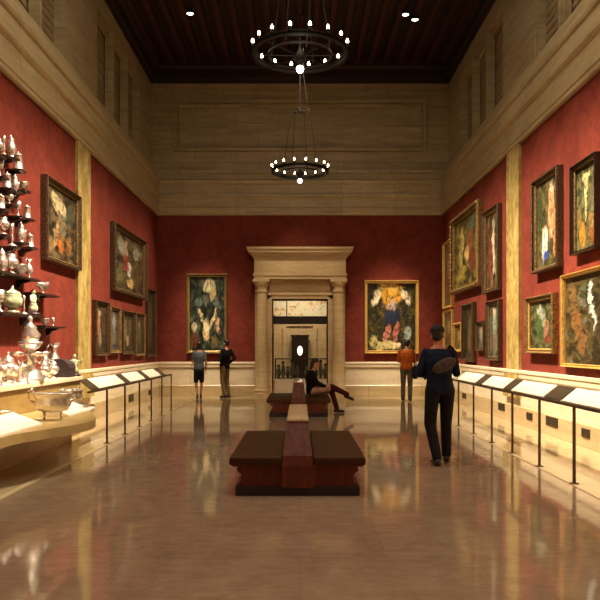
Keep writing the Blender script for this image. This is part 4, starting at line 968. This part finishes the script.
def person(label, loc, rz, H, top, bottom, over={}, vox=0.012, sleeve='long', legs='trousers', hair='short', face=(0, 1, 0), shoes=(26, 22, 20), hands=None, hatcol=None, foot_dir=None, name='person', top_name='jacket', wide=1.0):
    k = H/1.75
    J = {a: Vector(b)*k for a, b in {**STD, **over}.items()}
    t = thing(name, label, 'person', loc, rz, 'museum visitors')
    w = 1.0
    bm = BM()
    loft(bm, torso_rings(J, 0))
    capsule(bm, J['che'].lerp(J['nek'], 0.9), J['hed']-(J['hed']-J['nek'])*0.25, 0.056*k, 0.052*k)
    r, f, u = head(bm, J['hed'], face, (J['hed']-J['nek']))
    fd = foot_dir or {'L': (0, 1, 0), 'R': (0, 1, 0)}
    hd = hands or {}
    for S in 'LR':
        capsule(bm, J['sh'+S], J['el'+S], 0.046*k, 0.037*k); capsule(bm, J['el'+S], J['wr'+S], 0.037*k, 0.026*k)
        capsule(bm, J['hi'+S], J['kn'+S], 0.08*k, 0.053*k); capsule(bm, J['kn'+S], J['an'+S], 0.052*k, 0.034*k)
        calf = J['kn'+S].lerp(J['an'+S], .33); ball(bm, calf, 0.054*k, 12)
        dv = Vector(fd[S]).normalized(); an = J['an'+S]
        capsule(bm, an+Vector((0, 0, -0.04))*k-dv*0.03, an+Vector((0, 0, -0.05))*k+dv*0.13*k, 0.03*k, 0.024*k)
        h = hd.get(S); fdir = h[0] if h else (J['wr'+S]-J['el'+S]); sd = h[1] if h else (0, 1, 0); cu = h[2] if h else 0.45
        hand(bm, J['wr'+S], fdir, sd, cu)
    fuse('body', bm, SKIN, t, min(vox, 0.0075), 3)
    # top
    bm = BM(); loft(bm, torso_rings(J, 0.018)[:-1]); 
    capsule(bm, J['shL'].lerp(J['shR'], .15), J['shL'].lerp(J['shR'], .85), 0.055*k)
    for S in 'LR':
        e = J['el'+S]
        if sleeve == 'long': capsule(bm, J['sh'+S], e, 0.061*k, 0.052*k); capsule(bm, e, e.lerp(J['wr'+S], .93), 0.053*k, 0.042*k)
        else: capsule(bm, J['sh'+S], J['sh'+S].lerp(e, .7), 0.064*k, 0.058*k)
    fuse(top_name, bm, top, t, vox)
    bm = BM(); rr = torso_rings(J, 0.012)
    loft(bm, [(J['pel']-(J['che']-J['pel']).normalized()*0.09, rr[0][1], rr[0][2], .15, .105)]+rr[0:2]+[(rr[2][0], rr[2][1], rr[2][2], .15, .105)])
    for S in 'LR':
        if legs == 'trousers':
            capsule(bm, J['hi'+S], J['kn'+S], 0.098*k, 0.074*k); capsule(bm, J['kn'+S], J['an'+S]+Vector((0, 0, 0.02)), 0.072*k, 0.06*k)
        elif legs == 'shorts': capsule(bm, J['hi'+S], J['hi'+S].lerp(J['kn'+S], .85), 0.1*k, 0.09*k)
        else: capsule(bm, J['hi'+S], J['hi'+S].lerp(J['kn'+S], .55), 0.1*k, 0.085*k)
    fuse('trousers' if legs == 'trousers' else legs, bm, bottom, t, vox)
    SH_ = simple('shoe', shoes, None, 0.45)
    for S in 'LR':
        dv = Vector(fd[S]).normalized(); an = J['an'+S]; bm = BM()
        capsule(bm, an+Vector((0, 0, -0.035))*k-dv*0.04*k, an+Vector((0, 0, -0.048))*k+dv*0.15*k, 0.044*k, 0.036*k); capsule(bm, an+Vector((0, 0, -0.03))*k, an+Vector((0, 0, 0.03))*k, 0.045*k, 0.043*k)
        fuse('shoe', bm, SH_, t, vox, 2)
    # hair
    bm = BM(); c = J['hed']; rot = Matrix((r, f, u)).transposed()
    ball(bm, c+u*0.042-f*0.024, (0.085, 0.096, 0.09), 18, rot)
    if hair == 'long':
        ball(bm, c-u*0.07-f*0.06, (0.08, 0.05, 0.13), 14, rot)
    elif hair == 'bob': ball(bm, c-u*0.03-f*0.045, (0.086, 0.065, 0.09), 14, rot)
    else: ball(bm, c-u*0.02-f*0.045, (0.075, 0.058, 0.06), 14, rot)
    hr = fuse('hair', bm, HAIR, t, vox*0.8, 3)
    if hatcol:
        bm = BM(); ball(bm, c+u*0.07-f*0.015, (0.096, 0.108, 0.075), 18, rot); 
        ball(bm, c+u*0.045+f*0.12, (0.07, 0.075, 0.008), 14, rot)
        fuse('cap', bm, hatcol, t, vox*0.7, 3)
    bm = BM()
    for s in (-1, 1): ball(bm, c+r*s*0.031+f*0.081+u*0.012, (0.013, 0.008, 0.007), 8, rot)
    build('eyes', bm, HAIR, t, True)
    t.scale = (wide, 1, 1)
    return t, J
def ppx(px, py):      # floor point under a pixel
    Y = CAMH*F/(py-347); return ((px-300)*Y/F, Y, 0)
NAVY = cloth('navy_cloth', (24, 38, 60)); BLACK = cloth('black_cloth', (20, 18, 20)); KHAKI = cloth('khaki_cloth', (128, 102, 66)); ORANGE = cloth('orange_cloth', (196, 98, 26))
GREY = cloth('grey_cloth', (112, 104, 96)); CHAR = cloth('charcoal_cloth', (34, 32, 34)); SLATE = cloth('slate_cloth', (96, 104, 108)); MAROON = cloth('maroon_cloth', (78, 26, 28)); PALE = cloth('pale_pink_cloth', (206, 160, 140)); DENIM = cloth('blue_grey_cloth', (84, 92, 112))
TAUPE = cloth('taupe_nylon', (88, 78, 72))
# man in navy walking away
x, y, z = 1.79, 8.95, 0
person('man in navy jacket, dark trousers and cap walking away, seen from behind, right foreground', (x, y, 0), 0.0, 1.80, NAVY, CHAR, dict(
    pel=(0, 0, .95), che=(-.01, .03, 1.27), nek=(-.02, .05, 1.47), hed=(-.015, .08, 1.60), shL=(-.17, .03, 1.385), shR=(.16, .04, 1.38),
    elL=(-.255, .02, 1.13), wrL=(-.12, .24, 1.10), elR=(.225, .10, 1.13), wrR=(.225, .31, 1.28),
    hiL=(-.09, 0, .92), knL=(-.12, .03, .5), anL=(-.06, -.12, .085), hiR=(.09, 0, .92), knR=(.10, .12, .5), anR=(.105, .12, .09)), vox=0.012, hatcol=simple('dark_cap', (30, 24, 26), None, 0.8),
    face=(0.35, 1, -0.1), hands={'R': ((0.0, 0.6, 0.8), (-1, 0.3, 0), 0.7), 'L': ((0.6, 0.7, 0.1), (0, 0.3, 1), 0.6)}, foot_dir={'L': (-0.1, 1, 0), 'R': (0.15, 1, 0)})
# sling bag across his back
t = thing('sling_bag', 'grey-brown sling bag slung across the navy man\'s back', 'bag', (x, y, 0))
bm = BM(); rot = Euler((0, math.radians(-28), 0)).to_matrix(); ball(bm, (0.02, -0.165, 1.27), (0.165, 0.032, 0.08), 18, rot); build('pouch', bm, TAUPE, t, True)
bm = BM(); pts = [(-.13, -.13, 1.2), (-.2, -.05, 1.1), (-.15, .14, 1.12), (0, .21, 1.27), (.12, .17, 1.43), (.14, .07, 1.51), (.15, -.06, 1.48), (.15, -.13, 1.35)]
tube(bm, pts, 0.017, 8); build('strap', bm, BLACK, t, True)
t = thing('phone', 'small dark phone held up in the navy man\'s right hand', 'phone', (x+0.21, y+0.385, 1.38), 0.2)
bm = BM(); bevbox(bm, -0.036, 0.036, -0.005, 0.005, -0.075, 0.075, 0.003); build('case', bm, M['wood_dark'], t)
bm = BM(); box(bm, -0.032, 0.032, -0.0065, -0.0052, -0.068, 0.068); build('screen', bm, simple('phone_glass', (40, 44, 52), None, 0.15), t)
# couple by the left end-wall painting
x, y, z = ppx(199, 399.0)
person('visitor in grey top and dark shorts standing before the tall painting left of the doorway', (x, y, 0), 0.25, 1.66, SLATE, CHAR, dict(anL=(-.06, -.06, .085), anR=(.07, .03, .085), elL=(-.235, .02, 1.14), wrL=(-.17, .2, 1.06)), sleeve='short', legs='shorts', hair='bob', hands={'L': ((.5, .8, .2), (0, 0, 1), .6)}, wide=0.86)
x, y, z = ppx(226, 398.0)
person('visitor in black top and khaki trousers leaning back, nearest the doorway at left', (x, y, 0), 0.9, 1.74, BLACK, KHAKI, dict(
    pel=(0, .06, .95), che=(0, .0, 1.27), nek=(0, -.03, 1.47), hed=(0, 0.0, 1.61), shL=(-.18, -.02, 1.41), shR=(.18, -.02, 1.41), hiL=(-.085, .05, .92), hiR=(.085, .05, .92),
    elR=(.28, -.12, 1.17), wrR=(.15, .02, 1.03), elL=(-.25, .0, 1.14), wrL=(-.1, .2, 1.1), knL=(-.1, .06, .5), knR=(.09, .05, .5)), hair='short', hands={'L': ((.7, .6, .2), (0, 0, 1), .5), 'R': ((-.6, .8, 0), (0, 0, 1), .5)}, wide=0.9)
# visitor in orange
x, y, z = ppx(406.5, 401.0)
person('visitor in orange top and grey trousers standing right of the golden painting', (x, y, 0), -0.35, 1.72, ORANGE, GREY, dict(
    hed=(.03, .06, 1.61), elR=(.24, .0, 1.14), wrR=(.16, .22, 1.1), elL=(-.23, .0, 1.14), wrL=(-.12, .2, 1.08)), hair='short', face=(.5, 1, -.05), hands={'R': ((-.4, .9, .2), (0, 0, 1), .6), 'L': ((.5, .8, .2), (0, 0, 1), .6)})
t = thing('shoulder_bag', 'dark long shoulder bag hanging at the orange visitor\'s right side', 'bag', (x, y, 0), -0.35)
bm = BM(); bevbox(bm, .205, .30, -.16, .12, .62, 0.98, .03); autosmooth(build('pouch', bm, BLACK, t))
bm = BM(); tube(bm, [(.25, -.13, .97), (.235, -.1, 1.2), (.17, -.06, 1.485), (.17, .03, 1.49), (.235, .1, 1.25), (.25, .1, .97)], .014, 8); build('strap', bm, BLACK, t, True)
# seated visitor on the far bench, facing right, legs crossed (local: forward +y -> world +x)
sx, sy = 0.265, 15.9
seated, SJ = person('visitor in black jacket seated with crossed legs on the farther bench', (sx, sy, 0.0), -PI/2, 1.68, BLACK, MAROON, dict(
    pel=(0, .0, .55), che=(0, -.02, .84), nek=(0, .03, 1.04), hed=(0, .09, 1.165), shL=(-.17, .01, .97), shR=(.17, .01, .97),
    elL=(-.23, .12, .72), wrL=(-.1, .36, .60), elR=(.23, .12, .72), wrR=(.1, .34, .62),
    hiL=(-.09, .03, .53), hiR=(.09, .03, .53), knL=(-.08, .47, .53), anL=(-.06, .60, .085), knR=(.04, .48, .62), anR=(-.08, .84, .42)),
    hair='long', face=(0, 1, -.35), foot_dir={'L': (0, 1, 0), 'R': (0, .9, -.35)}, hands={'L': ((.6, .8, -.1), (.2, .3, 1), .5), 'R': ((-.5, .8, -.1), (-.2, .3, 1), .5)})
bm = BM()
for S in 'LR': capsule(bm, SJ['hi'+S], SJ['hi'+S].lerp(SJ['kn'+S], .75), 0.106, 0.1)
q = fuse('skirt', bm, PALE, seated, 0.012); q['label'] = 'pale pink skirt'
